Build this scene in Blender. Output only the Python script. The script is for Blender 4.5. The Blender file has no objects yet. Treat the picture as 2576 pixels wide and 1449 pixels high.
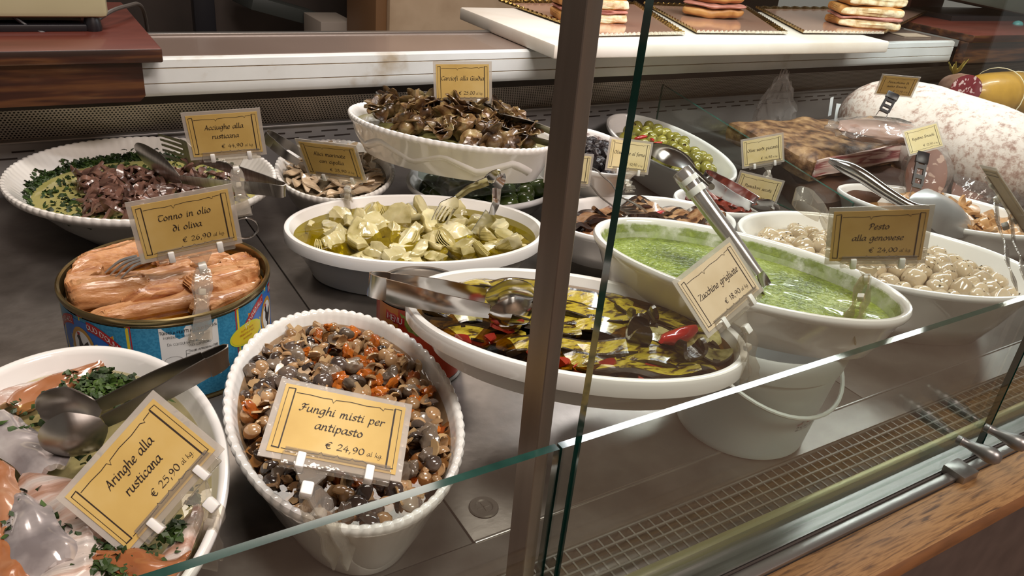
import bpy, bmesh, math, random
from mathutils import Vector, Matrix, noise
sc = bpy.context.scene
COL = sc.collection
PI = math.pi
R = math.radians
V = Vector
# ------------------------------------------------------------------ camera
CR = ((0.8550114389417754, -0.5105669622274579, 0.09097701006595235),
      (-0.1656303707973589, -0.435071816981432, -0.8850305612452062),
      (0.49144889820635895, 0.7416426977664521, -0.45645677555092183))
FPX = 1993.7
CAM_Z = 0.5
cam_d = bpy.data.cameras.new('camera')
cam = bpy.data.objects.new('camera', cam_d)
COL.objects.link(cam)
cam_d.sensor_width = 36.0
cam_d.lens = 36.0 * FPX / 2576
cam_d.clip_start = 0.01
cam_d.clip_end = 50
cam.matrix_world = Matrix((
    (CR[0][0], -CR[1][0], -CR[2][0], 0),
    (CR[0][1], -CR[1][1], -CR[2][1], 0),
    (CR[0][2], -CR[1][2], -CR[2][2], CAM_Z),
    (0, 0, 0, 1)))
sc.camera = cam
# ------------------------------------------------------------------ view, world, lights
sc.view_settings.view_transform = 'Standard'
sc.view_settings.look = 'None'
sc.view_settings.gamma = 1
sc.view_settings.exposure = 0.0
sc.view_settings.use_curve_mapping = False
cy = sc.cycles
cy.use_denoising = True
cy.max_bounces = 10
cy.diffuse_bounces = 3
cy.glossy_bounces = 4
cy.transmission_bounces = 6
cy.transparent_max_bounces = 16
cy.caustics_reflective = False
cy.caustics_refractive = False
cy.sample_clamp_indirect = 6
w = bpy.data.worlds.new('shop_air')
sc.world = w
w.use_nodes = True
w.node_tree.nodes['Background'].inputs[0].default_value = (1.0, 0.90, 0.81, 1)
w.node_tree.nodes['Background'].inputs[1].default_value = 0.22


def area(name, loc, target, sx, sy, power, color):
    d = bpy.data.lights.new(name, 'AREA')
    d.shape = 'RECTANGLE'
    d.size = sx
    d.size_y = sy
    d.energy = power
    d.color = color
    o = bpy.data.objects.new(name, d)
    COL.objects.link(o)
    o.location = loc
    o.rotation_euler = (V(target) - V(loc)).to_track_quat('-Z', 'Y').to_euler()
    return o


# fluorescent strip along the rear half of the case, starting at the glass door's bay
area('case_strip_light', (1.70, 0.93, 0.80), (1.70, 0.90, 0), 1.85, 0.06, 13.8, (0.97, 0.985, 1.0))
# warm lamps of the shop, and an added fill
area('shop_ceiling_lamp', (0.25, 0.35, 2.0), (0.4, 0.9, 0), 0.6, 0.4, 25, (1.0, 0.91, 0.82))
area('counter_ceiling_lamp', (0.7, 2.3, 1.9), (0.6, 1.5, 0.2), 0.9, 0.4, 15, (1.0, 0.90, 0.80))
area('customer_side_fill', (1.0, -1.3, 2.3), (1.0, -1.3, -0.8), 1.2, 0.6, 80, (1.0, 0.86, 0.80))  # added unseen fill; brightens the customer side that the glass door reflects


# ------------------------------------------------------------------ helpers
def ray(x, y):
    a = ((x - 1288) / FPX, (y - 724.5) / FPX, 1.0)
    return V(tuple(sum(CR[i][k] * a[i] for i in range(3)) for k in range(3)))


def at(x, y, z):
    """the point of the horizontal plane z seen in direction (x, y) of the photograph"""
    d = ray(x, y)
    return V((0, 0, CAM_Z)) + d * ((z - CAM_Z) / d.z)


def hexc(h):
    c = [int(h[i:i + 2], 16) / 255 for i in (0, 2, 4)]
    return tuple(v / 12.92 if v < .04045 else ((v + .055) / 1.055) ** 2.4 for v in c) + (1,)


MATS = {}


class NT:
    def __init__(self, name):
        self.m = bpy.data.materials.new(name)
        self.m.use_nodes = True
        self.t = self.m.node_tree
        self.t.nodes.clear()

    def n(self, kind, **kw):
        nd = self.t.nodes.new(kind)
        for k, v in kw.items():
            if k.startswith('i_'):
                key = k[2:]
                key = int(key) if key.isdigit() else key.replace('_', ' ')
                nd.inputs[key].default_value = v
            else:
                setattr(nd, k, v)
        return nd

    def l(self, a, b):
        self.t.links.new(a, b)

    def out(self, s):
        o = self.n('ShaderNodeOutputMaterial')
        self.l(s, o.inputs[0])


def ramp(nt, fac, stops):
    r = nt.n('ShaderNodeValToRGB')
    e = r.color_ramp.elements
    while len(e) < len(stops):
        e.new(0.5)
    for k, (p, c) in enumerate(stops):
        e[k].position = p
        e[k].color = hexc(c) if isinstance(c, str) else c
    nt.l(fac, r.inputs[0])
    return r.outputs[0]


def pm(name, stops, scale=20, rough=.4, metal=0, bump=0, bscale=None, coat=0, sss=0, vary=0, stretch=None, detail=4, spec=.5, rot=None, sdist=0, alpha=None):
    """procedural surface: noise through a colour ramp on a Principled BSDF"""
    if name in MATS:
        return MATS[name]
    nt = NT(name)
    if isinstance(stops, str):
        stops = [(0, stops)]
    tc = nt.n('ShaderNodeTexCoord')
    mp = nt.n('ShaderNodeMapping')
    if stretch:
        mp.inputs['Scale'].default_value = stretch
    if rot:
        mp.inputs['Rotation'].default_value = rot
    nt.l(tc.outputs['Object'], mp.inputs[0])
    oi = nt.n('ShaderNodeObjectInfo')
    add = nt.n('ShaderNodeVectorMath', operation='ADD')
    sc_ = nt.n('ShaderNodeMath', operation='MULTIPLY')
    sc_.inputs[1].default_value = 13.7
    nt.l(oi.outputs['Random'], sc_.inputs[0])
    nt.l(mp.outputs[0], add.inputs[0])
    nt.l(sc_.outputs[0], add.inputs[1])
    no = nt.n('ShaderNodeTexNoise')
    no.inputs['Scale'].default_value = scale
    no.inputs['Detail'].default_value = detail
    no.inputs['Distortion'].default_value = sdist
    nt.l(add.outputs[0], no.inputs['Vector'])
    b = nt.n('ShaderNodeBsdfPrincipled')
    b.inputs['Roughness'].default_value = rough
    b.inputs['Metallic'].default_value = metal
    b.inputs['Coat Weight'].default_value = coat
    b.inputs['Coat Roughness'].default_value = .06
    b.inputs['Specular IOR Level'].default_value = spec
    if sss:
        b.inputs['Subsurface Weight'].default_value = sss
        b.inputs['Subsurface Radius'].default_value = (.006, .004, .002)
        b.inputs['Subsurface Scale'].default_value = 1
    col = ramp(nt, no.outputs['Fac'], stops) if len(stops) > 1 else None
    if col is None:
        rgb = nt.n('ShaderNodeRGB')
        rgb.outputs[0].default_value = hexc(stops[0][1])
        col = rgb.outputs[0]
    if vary:
        hs = nt.n('ShaderNodeHueSaturation')
        mr = nt.n('ShaderNodeMapRange')
        mr.inputs['To Min'].default_value = 1 - vary
        mr.inputs['To Max'].default_value = 1 + vary
        nt.l(oi.outputs['Random'], mr.inputs[0])
        nt.l(mr.outputs[0], hs.inputs['Value'])
        nt.l(col, hs.inputs['Color'])
        col = hs.outputs[0]
    nt.l(col, b.inputs['Base Color'])
    if bump:
        n2 = nt.n('ShaderNodeTexNoise')
        n2.inputs['Scale'].default_value = bscale or scale
        n2.inputs['Detail'].default_value = 5
        nt.l(add.outputs[0], n2.inputs['Vector'])
        bp = nt.n('ShaderNodeBump')
        bp.inputs['Strength'].default_value = bump
        bp.inputs['Distance'].default_value = .004
        nt.l(n2.outputs['Fac'], bp.inputs['Height'])
        nt.l(bp.outputs[0], b.inputs['Normal'])
    nt.out(b.outputs[0])
    MATS[name] = nt.m
    return nt.m


def clear(name, tint, rough=.03, ior=1.45, milk=0, milkcol='ffffff', bump=0, bscale=60):
    """thin clear sheet: what is behind shows through a tint, the surface mirrors by its Fresnel"""
    if name in MATS:
        return MATS[name]
    nt = NT(name)
    tr = nt.n('ShaderNodeBsdfTransparent')
    tr.inputs[0].default_value = hexc(tint)
    base = tr.outputs[0]
    if milk:
        df = nt.n('ShaderNodeBsdfDiffuse')
        df.inputs[0].default_value = hexc(milkcol)
        mx = nt.n('ShaderNodeMixShader')
        mx.inputs[0].default_value = milk
        nt.l(base, mx.inputs[1])
        nt.l(df.outputs[0], mx.inputs[2])
        base = mx.outputs[0]
    gl = nt.n('ShaderNodeBsdfGlossy')
    gl.inputs['Roughness'].default_value = rough
    fr = nt.n('ShaderNodeFresnel')
    geo = nt.n('ShaderNodeNewGeometry')
    io = nt.n('ShaderNodeMapRange')
    io.inputs['To Min'].default_value = ior
    io.inputs['To Max'].default_value = 1 / ior
    nt.l(geo.outputs['Backfacing'], io.inputs[0])
    nt.l(io.outputs[0], fr.inputs['IOR'])
    if bump:
        tc = nt.n('ShaderNodeTexCoord')
        n2 = nt.n('ShaderNodeTexNoise')
        n2.inputs['Scale'].default_value = bscale
        nt.l(tc.outputs['Object'], n2.inputs['Vector'])
        bp = nt.n('ShaderNodeBump')
        bp.inputs['Strength'].default_value = bump
        bp.inputs['Distance'].default_value = .003
        nt.l(n2.outputs['Fac'], bp.inputs['Height'])
        nt.l(bp.outputs[0], gl.inputs['Normal'])
        nt.l(bp.outputs[0], fr.inputs['Normal'])
    m2 = nt.n('ShaderNodeMixShader')
    nt.l(fr.outputs[0], m2.inputs[0])
    nt.l(base, m2.inputs[1])
    nt.l(gl.outputs[0], m2.inputs[2])
    nt.out(m2.outputs[0])
    MATS[name] = nt.m
    return nt.m


# ------------------------------------------------------------------ mesh helpers
def mesh_of(bm, mats, name='m', smooth=True):
    bmesh.ops.recalc_face_normals(bm, faces=bm.faces)
    me = bpy.data.meshes.new(name)
    bm.to_mesh(me)
    bm.free()
    for m in (mats if isinstance(mats, (list, tuple)) else [mats]):
        me.materials.append(m)
    if smooth:
        for p in me.polygons:
            p.use_smooth = True
        try:
            me.set_sharp_from_angle(angle=R(42))
        except Exception:
            pass
    return me


def put(name, me, parent=None, loc=None, rot=None, scale=None):
    o = bpy.data.objects.new(name, me)
    COL.objects.link(o)
    if parent is not None:
        o.parent = parent
    if loc is not None:
        o.location = loc
    if rot is not None:
        o.rotation_euler = rot
    if scale is not None:
        o.scale = scale if isinstance(scale, (tuple, list, Vector)) else (scale,) * 3
    return o


def tag(o, label=None, cat=None, group=None, kind=None):
    if label:
        o['label'] = label
    if cat:
        o['category'] = cat
    if group:
        o['group'] = group
    if kind:
        o['kind'] = kind
    return o


def thing(name, loc, label, cat, group=None):
    o = bpy.data.objects.new(name, None)
    COL.objects.link(o)
    o.location = loc
    o.empty_display_size = .02
    return tag(o, label, cat, group)


class MB:
    """collects shapes in world coordinates, then becomes one mesh under its thing"""

    def __init__(self):
        self.b = bmesh.new()
        self.mi = 0

    def f(self, vs):
        try:
            fc = self.b.faces.new(vs)
            fc.material_index = self.mi
            return fc
        except ValueError:
            return None

    def v(self, p):
        return self.b.verts.new(p)

    def grid(self, rows, closeu=False, closev=False):
        """rows: lists of points; quads between them"""
        vs = [[self.v(p) for p in r] for r in rows]
        nr, nc = len(vs), len(vs[0])
        for i in range(nr if closev else nr - 1):
            for j in range(nc if closeu else nc - 1):
                a, b_ = vs[i], vs[(i + 1) % nr]
                self.f((a[j], a[(j + 1) % nc], b_[(j + 1) % nc], b_[j]))
        return vs

    def cap(self, loop):
        self.f(loop)

    def box(self, x0, x1, y0, y1, z0, z1, bev=0):
        p = [V((x, y, z)) for z in (z0, z1) for y in (y0, y1) for x in (x0, x1)]
        return self.hexa(p, bev)

    def hexa(self, p, bev=0):
        """8 corners: bottom 4 (x fastest), top 4"""
        v = [self.v(q) for q in p]
        fs = [self.f(tuple(v[i] for i in q)) for q in ((0, 2, 3, 1), (4, 5, 7, 6), (0, 1, 5, 4), (1, 3, 7, 5), (3, 2, 6, 7), (2, 0, 4, 6))]
        if bev:
            es = set(e for f in fs if f for e in f.edges)
            r = bmesh.ops.bevel(self.b, geom=list(es), offset=bev, segments=2, affect='EDGES', profile=.5)
            for f in r['faces']:
                f.material_index = self.mi
        return v

    def obox(self, c, ax, ay, az, sx, sy, sz, bev=0, taper=1):
        c = V(c)
        p = []
        for k in (-1, 1):
            t = taper if k > 0 else 1
            for j in (-1, 1):
                for i in (-1, 1):
                    p.append(c + ax * (i * sx / 2 * t) + ay * (j * sy / 2 * t) + az * (k * sz / 2))
        return self.hexa(p, bev)

    def tube(self, pts, r, n=10, cap=True):
        pts = [V(p) for p in pts]
        rs = r if isinstance(r, (list, tuple)) else [r] * len(pts)
        rows = []
        up = V((0, 0, 1))
        for i, p in enumerate(pts):
            t = (pts[min(i + 1, len(pts) - 1)] - pts[max(i - 1, 0)]).normalized()
            if abs(t.dot(up)) > .95:
                up = V((1, 0, 0))
            s = t.cross(up).normalized()
            up = s.cross(t).normalized()
            rows.append([p + (s * math.cos(2 * PI * k / n) + up * math.sin(2 * PI * k / n)) * rs[i] for k in range(n)])
        vs = self.grid(rows, closeu=True)
        if cap:
            self.f(vs[0][::-1])
            self.f(vs[-1])
        return vs

    def ribbon(self, pts, ws, up=V((0, 0, 1)), th=.001, bow=0):
        """flat bar along pts; ws = width at each point; up = direction of its flat normal (or one per point)"""
        pts = [V(p) for p in pts]
        ws = ws if isinstance(ws, (list, tuple)) else [ws] * len(pts)
        rows = []
        for i, p in enumerate(pts):
            t = (pts[min(i + 1, len(pts) - 1)] - pts[max(i - 1, 0)]).normalized()
            u = up[i] if isinstance(up, (list, tuple)) else up
            s = t.cross(u).normalized()
            n = s.cross(t).normalized()
            w2 = ws[i] / 2
            top = [p + s * (w2 * k) + n * (th / 2 - bow * w2 * k * k) for k in (-1, -.5, 0, .5, 1)]
            bot = [p + s * (w2 * k) + n * (-th / 2 - bow * w2 * k * k) for k in (1, .5, 0, -.5, -1)]
            rows.append(top + bot)
        vs = self.grid(rows, closeu=True)
        self.f(vs[0][::-1])
        self.f(vs[-1])

    def lathe(self, prof, c=(0, 0, 0), n=48, a=1, b=1, rot=0, ax=None):
        """prof: (r, z) pairs around the vertical through c"""
        rows = []
        cr, sr = math.cos(rot), math.sin(rot)
        for r, z in prof:
            row = []
            for k in range(n):
                t = 2 * PI * k / n
                x, y = r * a * math.cos(t), r * b * math.sin(t)
                row.append(V((c[0] + cr * x - sr * y, c[1] + sr * x + cr * y, c[2] + z)))
            rows.append(row)
        vs = self.grid(rows, closeu=True)
        return vs

    def sphere(self, c, rx, ry=None, rz=None, sub=2, m3=None):
        ry = rx if ry is None else ry
        rz = rx if rz is None else rz
        r = bmesh.ops.create_icosphere(self.b, subdivisions=sub, radius=1)
        for v in r['verts']:
            q = V((v.co.x * rx, v.co.y * ry, v.co.z * rz))
            if m3:
                q = m3 @ q
            v.co = q + V(c)
        for v in r['verts']:
            for f in v.link_faces:
                f.material_index = self.mi

    def build(self, name, mats, parent=None, label=None, smooth=True):
        if parent is not None:
            o = V((0, 0, 0))
            q = parent
            while q is not None:
                o = o + q.location
                q = q.parent
            for v in self.b.verts:
                v.co -= o
        me = mesh_of(self.b, mats, name, smooth)
        ob = put(name, me, parent)
        if label:
            ob['label'] = label
        return ob

    def alone(self, name, mats, label, cat, group=None, kind=None, smooth=True, loc=None):
        """a thing that is one mesh, its origin at its base"""
        if loc is None:
            zs = [v.co.z for v in self.b.verts]
            n = len(self.b.verts)
            loc = V((sum(v.co.x for v in self.b.verts) / n, sum(v.co.y for v in self.b.verts) / n, min(zs)))
        loc = V(loc)
        for v in self.b.verts:
            v.co -= loc
        me = mesh_of(self.b, mats, name, smooth)
        return tag(put(name, me, None, loc), label, cat, group, kind)


def smoothpath(pts, k=6):
    pts = [V(p) for p in pts]
    out = []
    n = len(pts)
    for i in range(n - 1):
        p0, p1, p2, p3 = pts[max(i - 1, 0)], pts[i], pts[i + 1], pts[min(i + 2, n - 1)]
        for j in range(k):
            t = j / k
            out.append(.5 * ((2 * p1) + (p2 - p0) * t + (2 * p0 - 5 * p1 + 4 * p2 - p3) * t * t + (3 * p1 - p0 - 3 * p2 + p3) * t ** 3))
    out.append(pts[-1])
    return out


def lerp_list(vals, n):
    out = []
    for i in range(n):
        t = i / (n - 1) * (len(vals) - 1)
        k = min(int(t), len(vals) - 2)
        out.append(vals[k] + (vals[k + 1] - vals[k]) * (t - k))
    return out


def blobmesh(name, mats, rx, ry, rz, amp=.15, freq=2.0, sub=3, seed=0, fn=None):
    """lumpy solid around the origin"""
    b = bmesh.new()
    bmesh.ops.create_icosphere(b, subdivisions=sub, radius=1)
    for v in b.verts:
        d = v.co.normalized()
        k = 1 + amp * noise.noise(d * freq + V((seed * 3.1, seed * 1.7, seed)))
        q = V((d.x * rx * k, d.y * ry * k, d.z * rz * k))
        v.co = fn(q, d) if fn else q
    return mesh_of(b, mats, name)
# ------------------------------------------------------------------ materials
M = {}
M['ceramic'] = pm('white_glazed_ceramic', [(.3, 'eceae6'), (.7, 'f4f3f0')], scale=8, rough=.12, coat=.5, spec=.5)
M['ceramic_old'] = pm('white_glazed_ceramic_worn', [(.25, 'e4dfd6'), (.6, 'efece6')], scale=14, rough=.2, coat=.4)
M['steel'] = pm('brushed_steel', [(.3, '8f8b86'), (.7, 'b4b1ad')], scale=9, stretch=(1, 40, 1), rough=.3, metal=1)
M['polished'] = pm('polished_steel', [(.3, 'bcbab8'), (.7, 'd4d2d0')], scale=30, rough=.14, metal=1)
M['dull_steel'] = pm('dull_steel', [(.3, '77726c'), (.7, '96918b')], scale=18, rough=.34, metal=1)
M['deck'] = pm('scratched_deck_steel', [(.3, '6e6761'), (.5, '857e78'), (.7, '6b645e')], scale=14, rough=.34, metal=.75, bump=.06, bscale=90, detail=8)
M['satin'] = pm('satin_ladle_steel', [(.3, 'a9a9a8'), (.7, 'bcbcbb')], scale=20, rough=.3, metal=.55)
M['post'] = pm('brown_anodised_post', [(.3, '6f645b'), (.7, '81766d')], scale=7, stretch=(8, 8, .7), rough=.38, metal=.6)
M['rail'] = pm('dull_rail_aluminium', [(.3, '918c88'), (.7, 'a9a4a0')], scale=5, stretch=(.4, 8, 8), rough=.3, metal=.9)
M['brass_strip'] = pm('greenish_rail_lip', [(.3, '9a9468'), (.7, 'b0aa80')], scale=9, rough=.35, metal=.5)
M['ledge_top'] = pm('brown_polished_ledge', [(.3, '75655c'), (.7, '8a796f')], scale=2, rough=.22, coat=.3)
M['ledge_front'] = pm('off_white_ledge_edge', [(.30, 'a89c88'), (.40, 'cdd0ce'), (.70, 'd9dddd')], scale=9, rough=.4, bump=.05, bscale=70, detail=9)
M['dirt'] = pm('grimy_joint', [(.3, '6d5c44'), (.7, '9a8c76')], scale=60, rough=.8)
M['dark'] = pm('dark_gap', [(.3, '2a221d'), (.7, '3a302a')], scale=5, rough=.7)
M['black'] = pm('black_plastic', '17161a', rough=.35)
M['walnut'] = pm('reddish_butcher_block', [(.35, '21110c'), (.48, '391d13'), (.58, '5a381f'), (.7, '301710')], scale=4, stretch=(1.2, 10, 16), rough=.35, coat=.2)
M['redtop'] = pm('red_brown_block_top', [(.3, '58281f'), (.7, '6b352a')], scale=6, stretch=(1, 6, 1), rough=.4, coat=.25)
M['oak'] = pm('varnished_oak_sill', [(.30, '452e1c'), (.43, '74522f'), (.54, '8c6840'), (.70, '6d4c2c')], scale=30, stretch=(.8, 11, 11), rough=.5, coat=0, bump=.03, bscale=40, sdist=.6)
M['oak_edge'] = pm('varnished_oak_edge', [(.25, '462c1a'), (.6, '6a4527'), (.9, '52341d')], scale=14, stretch=(1, 8, 8), rough=.36, coat=.2)
M['marble'] = pm('white_plastic_board', [(.3, 'd8cdbd'), (.55, 'ece6dc'), (.8, 'f1ede6')], scale=6, rough=.42, detail=8)
M['gold'] = pm('gold_card_tray', [(.3, 'cfa08a'), (.7, 'dab29c')], scale=5, rough=.14, metal=.3, coat=.5)
M['goldrim'] = pm('gold_foil_edge', [(.3, 'b78a3f'), (.7, 'e6c983')], scale=240, rough=.18, metal=1, bump=.5, bscale=260)
M['lace'] = pm('paper_lace_edge', [(.35, 'a89a86'), (.6, 'd9d0c0')], scale=420, rough=.8)
M['beige'] = pm('old_beige_plaster', [(.3, 'a88f72'), (.55, 'c2ab8e'), (.8, 'b39a7c')], scale=5, rough=.85, detail=9, bump=.1)
M['cream'] = pm('cream_scale_plastic', [(.3, 'a5a07c'), (.7, 'b5b08e')], scale=4, rough=.5)
M['gunmetal'] = pm('grey_green_scale_plastic', [(.3, '4b5047'), (.7, '5a5f55')], scale=4, rough=.5)
M['paper'] = pm('yellow_parchment_card', [(.3, 'bf9f58'), (.5, 'c9aa62'), (.75, 'd2b878')], scale=22, rough=.6)
M['paper_pale'] = pm('pale_parchment_card', [(.3, 'd9c88c'), (.5, 'e2d3a0'), (.75, 'e8dcae')], scale=30, rough=.6)
M['paper_buff'] = pm('buff_parchment_card', [(.3, 'cdb795'), (.6, 'd9c5a6')], scale=40, rough=.6)
M['paper_tan'] = pm('tan_parchment_card', [(.3, 'b89252'), (.6, 'c4a063')], scale=30, rough=.6)
M['brown_card'] = pm('brown_card_back', [(.3, 'a5783f'), (.7, 'b5894d')], scale=30, rough=.5)
M['ink'] = pm('dark_brown_ink', '2c2019', rough=.6)
M['white_plastic'] = pm('white_peg_plastic', 'e9e9e6', rough=.35, sss=.2)
M['sleeve'] = clear('clear_laminate_sleeve', 'f3f0ea', rough=.3, milk=.42, milkcol='dcd6ce', ior=1.4)
M['acrylic'] = clear('clear_acrylic', 'efece6', rough=.04, milk=.12, milkcol='e9e4dc', bump=.35, bscale=130)
M['acrylic_dirty'] = clear('clear_acrylic_stained', 'ebe4d4', rough=.06, milk=.10, milkcol='dccfb4', bump=.3, bscale=130)
M['film'] = clear('clear_food_film', 'f1efee', rough=.06, milk=.10, milkcol='e6e0dc', bump=.8, bscale=55)
M['pane'] = clear('clear_pane_glass', 'f7fbf9', rough=.0, ior=1.5)
M['pane_edge'] = pm('green_glass_edge', [(.3, '0f3a33'), (.7, '1c544a')], scale=12, stretch=(3, 3, 1), rough=.08, coat=.8)
M['pane_lip'] = pm('ground_glass_lip', [(.3, '16332d'), (.7, '274840')], scale=40, rough=.10, coat=.25, spec=.35)
M['oil_yellow'] = clear('olive_oil', 'dcd07e', rough=.01, ior=1.47, bump=.05, bscale=18)
M['oil_green'] = clear('green_olive_oil', 'c9bf52', rough=.01, ior=1.47, bump=.05, bscale=20)
M['oil_dark'] = clear('dark_olive_oil', 'b99a3c', rough=.01, ior=1.47, bump=.08, bscale=25)
M['brine'] = clear('brown_brine', 'e0cdb6', rough=.01, ior=1.4, bump=.06, bscale=30)
M['herring_oil'] = clear('pale_oil', 'efead0', rough=.01, ior=1.45, bump=.05, bscale=22)


def perf_mat(name, base, pitch, rad):
    """sheet steel pierced with staggered round holes (object x, z)"""
    nt = NT(name)
    tc = nt.n('ShaderNodeTexCoord')
    sx = nt.n('ShaderNodeSeparateXYZ')
    nt.l(tc.outputs['Object'], sx.inputs[0])

    def mth(op, a, b=None):
        nd = nt.n('ShaderNodeMath', operation=op)
        for k, q in enumerate((a, b)):
            if q is None:
                continue
            if isinstance(q, (int, float)):
                nd.inputs[k].default_value = q
            else:
                nt.l(q, nd.inputs[k])
        return nd.outputs[0]
    ry = mth('DIVIDE', sx.outputs[2], pitch * .87)
    row = mth('FLOOR', ry)
    odd = mth('MULTIPLY', mth('MODULO', mth('ADD', row, 1000), 2), .5)
    fx = mth('SUBTRACT', mth('FRACT', mth('ADD', mth('DIVIDE', sx.outputs[0], pitch), odd)), .5)
    fy = mth('MULTIPLY', mth('SUBTRACT', mth('FRACT', ry), .5), .87)
    d = mth('SQRT', mth('ADD', mth('MULTIPLY', fx, fx), mth('MULTIPLY', fy, fy)))
    hole = mth('LESS_THAN', d, rad)
    mix = nt.n('ShaderNodeMix', data_type='RGBA')
    nt.l(hole, mix.inputs['Factor'])
    mix.inputs[6].default_value = hexc(base)
    mix.inputs[7].default_value = hexc('1c1714')
    b = nt.n('ShaderNodeBsdfPrincipled')
    nt.l(mix.outputs[2], b.inputs['Base Color'])
    b.inputs['Metallic'].default_value = .2
    b.inputs['Roughness'].default_value = .45
    nt.out(b.outputs[0])
    return nt.m


M['perf'] = perf_mat('perforated_steel', 'd0c6ba', .0053, .29)

# ------------------------------------------------------------------ the setting and the counter
FLOOR_Z = -.85


def structure(name, mb, mats):
    o = mb.alone(name, mats, None, None, kind='structure')
    return o


m = MB(); m.box(-2.5, 6, -2.6, 5.2, FLOOR_Z - .05, FLOOR_Z)
structure('floor', m, pm('shop_floor_tile', [(.3, '8d7263'), (.7, 'a58a79')], scale=3, rough=.45))
m = MB(); m.box(-2.5, 6, 5.2, 5.3, FLOOR_Z, 2.6)
structure('wall_back', m, pm('dark_brown_wall', [(.3, '2c211b'), (.7, '3a2d25')], scale=2, rough=.8))
m = MB(); m.box(-2.5, 6, -2.7, -2.6, FLOOR_Z, 2.6)
structure('wall_front', m, pm('warm_plaster_wall', [(.3, 'a08570'), (.7, 'b59a84')], scale=2, rough=.8))
m = MB(); m.box(-2.5, 6, -2.6, 5.2, 2.6, 2.7)
structure('ceiling', m, pm('pale_ceiling', 'b8aca0', rough=.9))
pa = V((1.1043, 2.6000, 0.0532)); pb = V((1.4776, 2.6000, 0.0543))
m = MB(); m.box(pa.x + .012, pb.x + .5, 2.6, 2.95, FLOOR_Z, 2.6, .004)
structure('trim_1', m, M['beige'])
m = MB(); m.box(pa.x - .03, pa.x + .012, 2.62, 2.9, FLOOR_Z, 2.6, .006)
structure('trim_2', m, pm('brown_corner_trim', '7b5a3b', rough=.5))

CX0, CX1 = -1.0, 3.2
ctr = thing('display_counter', (1.1, .8, FLOOR_Z), 'refrigerated deli display case with steel deck, off-white rear ledge and oak front sill', 'display case')
# deck strip in front and support below the loose plates
m = MB(); m.box(CX0, CX1, .38, 1.36, -.03, -.004); m.box(CX0, CX1, .381, .4195, -.004, .0); m.build('deck_support', M['deck'], ctr)
# body below
m = MB(); m.box(CX0, CX1, .26, 1.40, FLOOR_Z + .08, -.10); m.build('cabinet_body', pm('brown_case_body', '4b3d36', rough=.5), ctr)
# wire grille in the air slot: bars across and along
m = MB()
x = -.3
k = 0
while x < 1.9:
    m.box(x, x + .0016, .334, .381, -.005, -.0034)
    x += .0115
for y in (.3805, .369, .3575, .346, .335):
    m.box(-.3, 1.9, y - .0009, y + .0009, -.0042, -.0024)
m.build('air_grille', pm('grille_wire', [(.3, '6c6a67'), (.7, '7f7c78')], scale=20, rough=.5, metal=.3), ctr, smooth=False)
m = MB(); m.box(CX0, CX1, .325, .385, -.06, -.028); m.build('air_duct', pm('duct_floor', [(.3, '2f2f2f'), (.7, '3d3c3b')], scale=8, rough=.6), ctr)
m = MB(); m.box(.2672, CX1, .4185, .4215, -.003, .0012, .0008); m.build('deck_front_ridge', M['rail'], ctr)
# front rail: lip, two-channel sliding track, outer edge
m = MB(); m.box(CX0, CX1, .3255, .3335, -.03, .002, .001); m.build('rail_lip', M['brass_strip'], ctr)
m = MB()
m.box(CX0, CX1, .286, .3255, -.03, -.006)
m.box(CX0, CX1, .3005, .3035, -.007, -.0035)
m.box(CX0, CX1, .2835, .2945, -.03, .0, .0015)
m.build('door_track', M['rail'], ctr)
m = MB(); m.box(CX0, CX1, .298, .3, -.006, -.0045); m.build('track_seal', M['dark'], ctr)
m = MB()
prof = [(.2825, -.02), (.2825, -.004), (.279, -.002), (.2405, -.002), (.2385, -.0026), (.2335, -.0065), (.232, -.010), (.234, -.0135), (.240, -.016), (.26, -.02)]
m.grid([[V((xx, y, z)) for y, z in prof] for xx in (CX0, CX1)], closeu=True)
m.mi = 1
o = m.build('oak_sill', [M['oak'], M['oak_edge']], ctr)
for p in o.data.polygons:
    c = p.center + o.location + ctr.location
    p.material_index = 0 if c.z > -.0035 else 1
m = MB(); m.box(CX0, CX1, .245, .26, FLOOR_Z, -.02); m.build('front_panel', pm('dark_front_panel', [(.3, '3b322e'), (.7, '4a403b')], scale=30, rough=.6), ctr)
# back of the case: slotted air panel, perforated panel, ledge
m = MB()
m.box(CX0, CX1, 1.36, 1.37, -.004, .081)
m.box(CX0, CX1, 1.352, 1.37, .081, .0845, .001)
m.mi = 1
for row, (zz, off) in enumerate(((.066, 0), (.056, .024))):
    x = -.6 + off
    while x < 2.6:
        m.box(x, x + .030, 1.359, 1.362, zz, zz + .0022)
        x += .048
m.mi = 0
m.build('slotted_air_panel', [pm('panel_steel', [(.3, '9a9896'), (.7, 'acaaa8')], scale=4, stretch=(.5, 4, 4), rough=.34, metal=.35), M['dark']], ctr, smooth=False)
m = MB()
m.grid([[V((xx, 1.366, .0835)), V((xx, 1.305, .150))] for xx in (CX0, CX1)])
m.build('perforated_panel', M['perf'], ctr)
m = MB(); m.box(CX0, CX1, 1.30, 1.42, .146, .172); m.build('under_ledge_shade', M['dark'], ctr)  # solid box coloured dark to stand for the shade below the ledge
m = MB()
prof = [(1.42, .2255), (1.258, .2255), (1.251, .2225), (1.25, .212), (1.2515, .2115), (1.2515, .2105), (1.25, .210), (1.25, .190), (1.2515, .1895), (1.2515, .1885), (1.25, .188), (1.25, .176), (1.254, .170), (1.262, .168), (1.42, .168)]
m.grid([[V((xx, y, z)) for y, z in prof] for xx in (CX0, 2.16)], closeu=True)
for xx in (CX0, 2.16):
    m.cap([m.v(V((xx, y, z))) for y, z in prof])
m.build('ledge_front_edge', M['ledge_front'], ctr)
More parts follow.
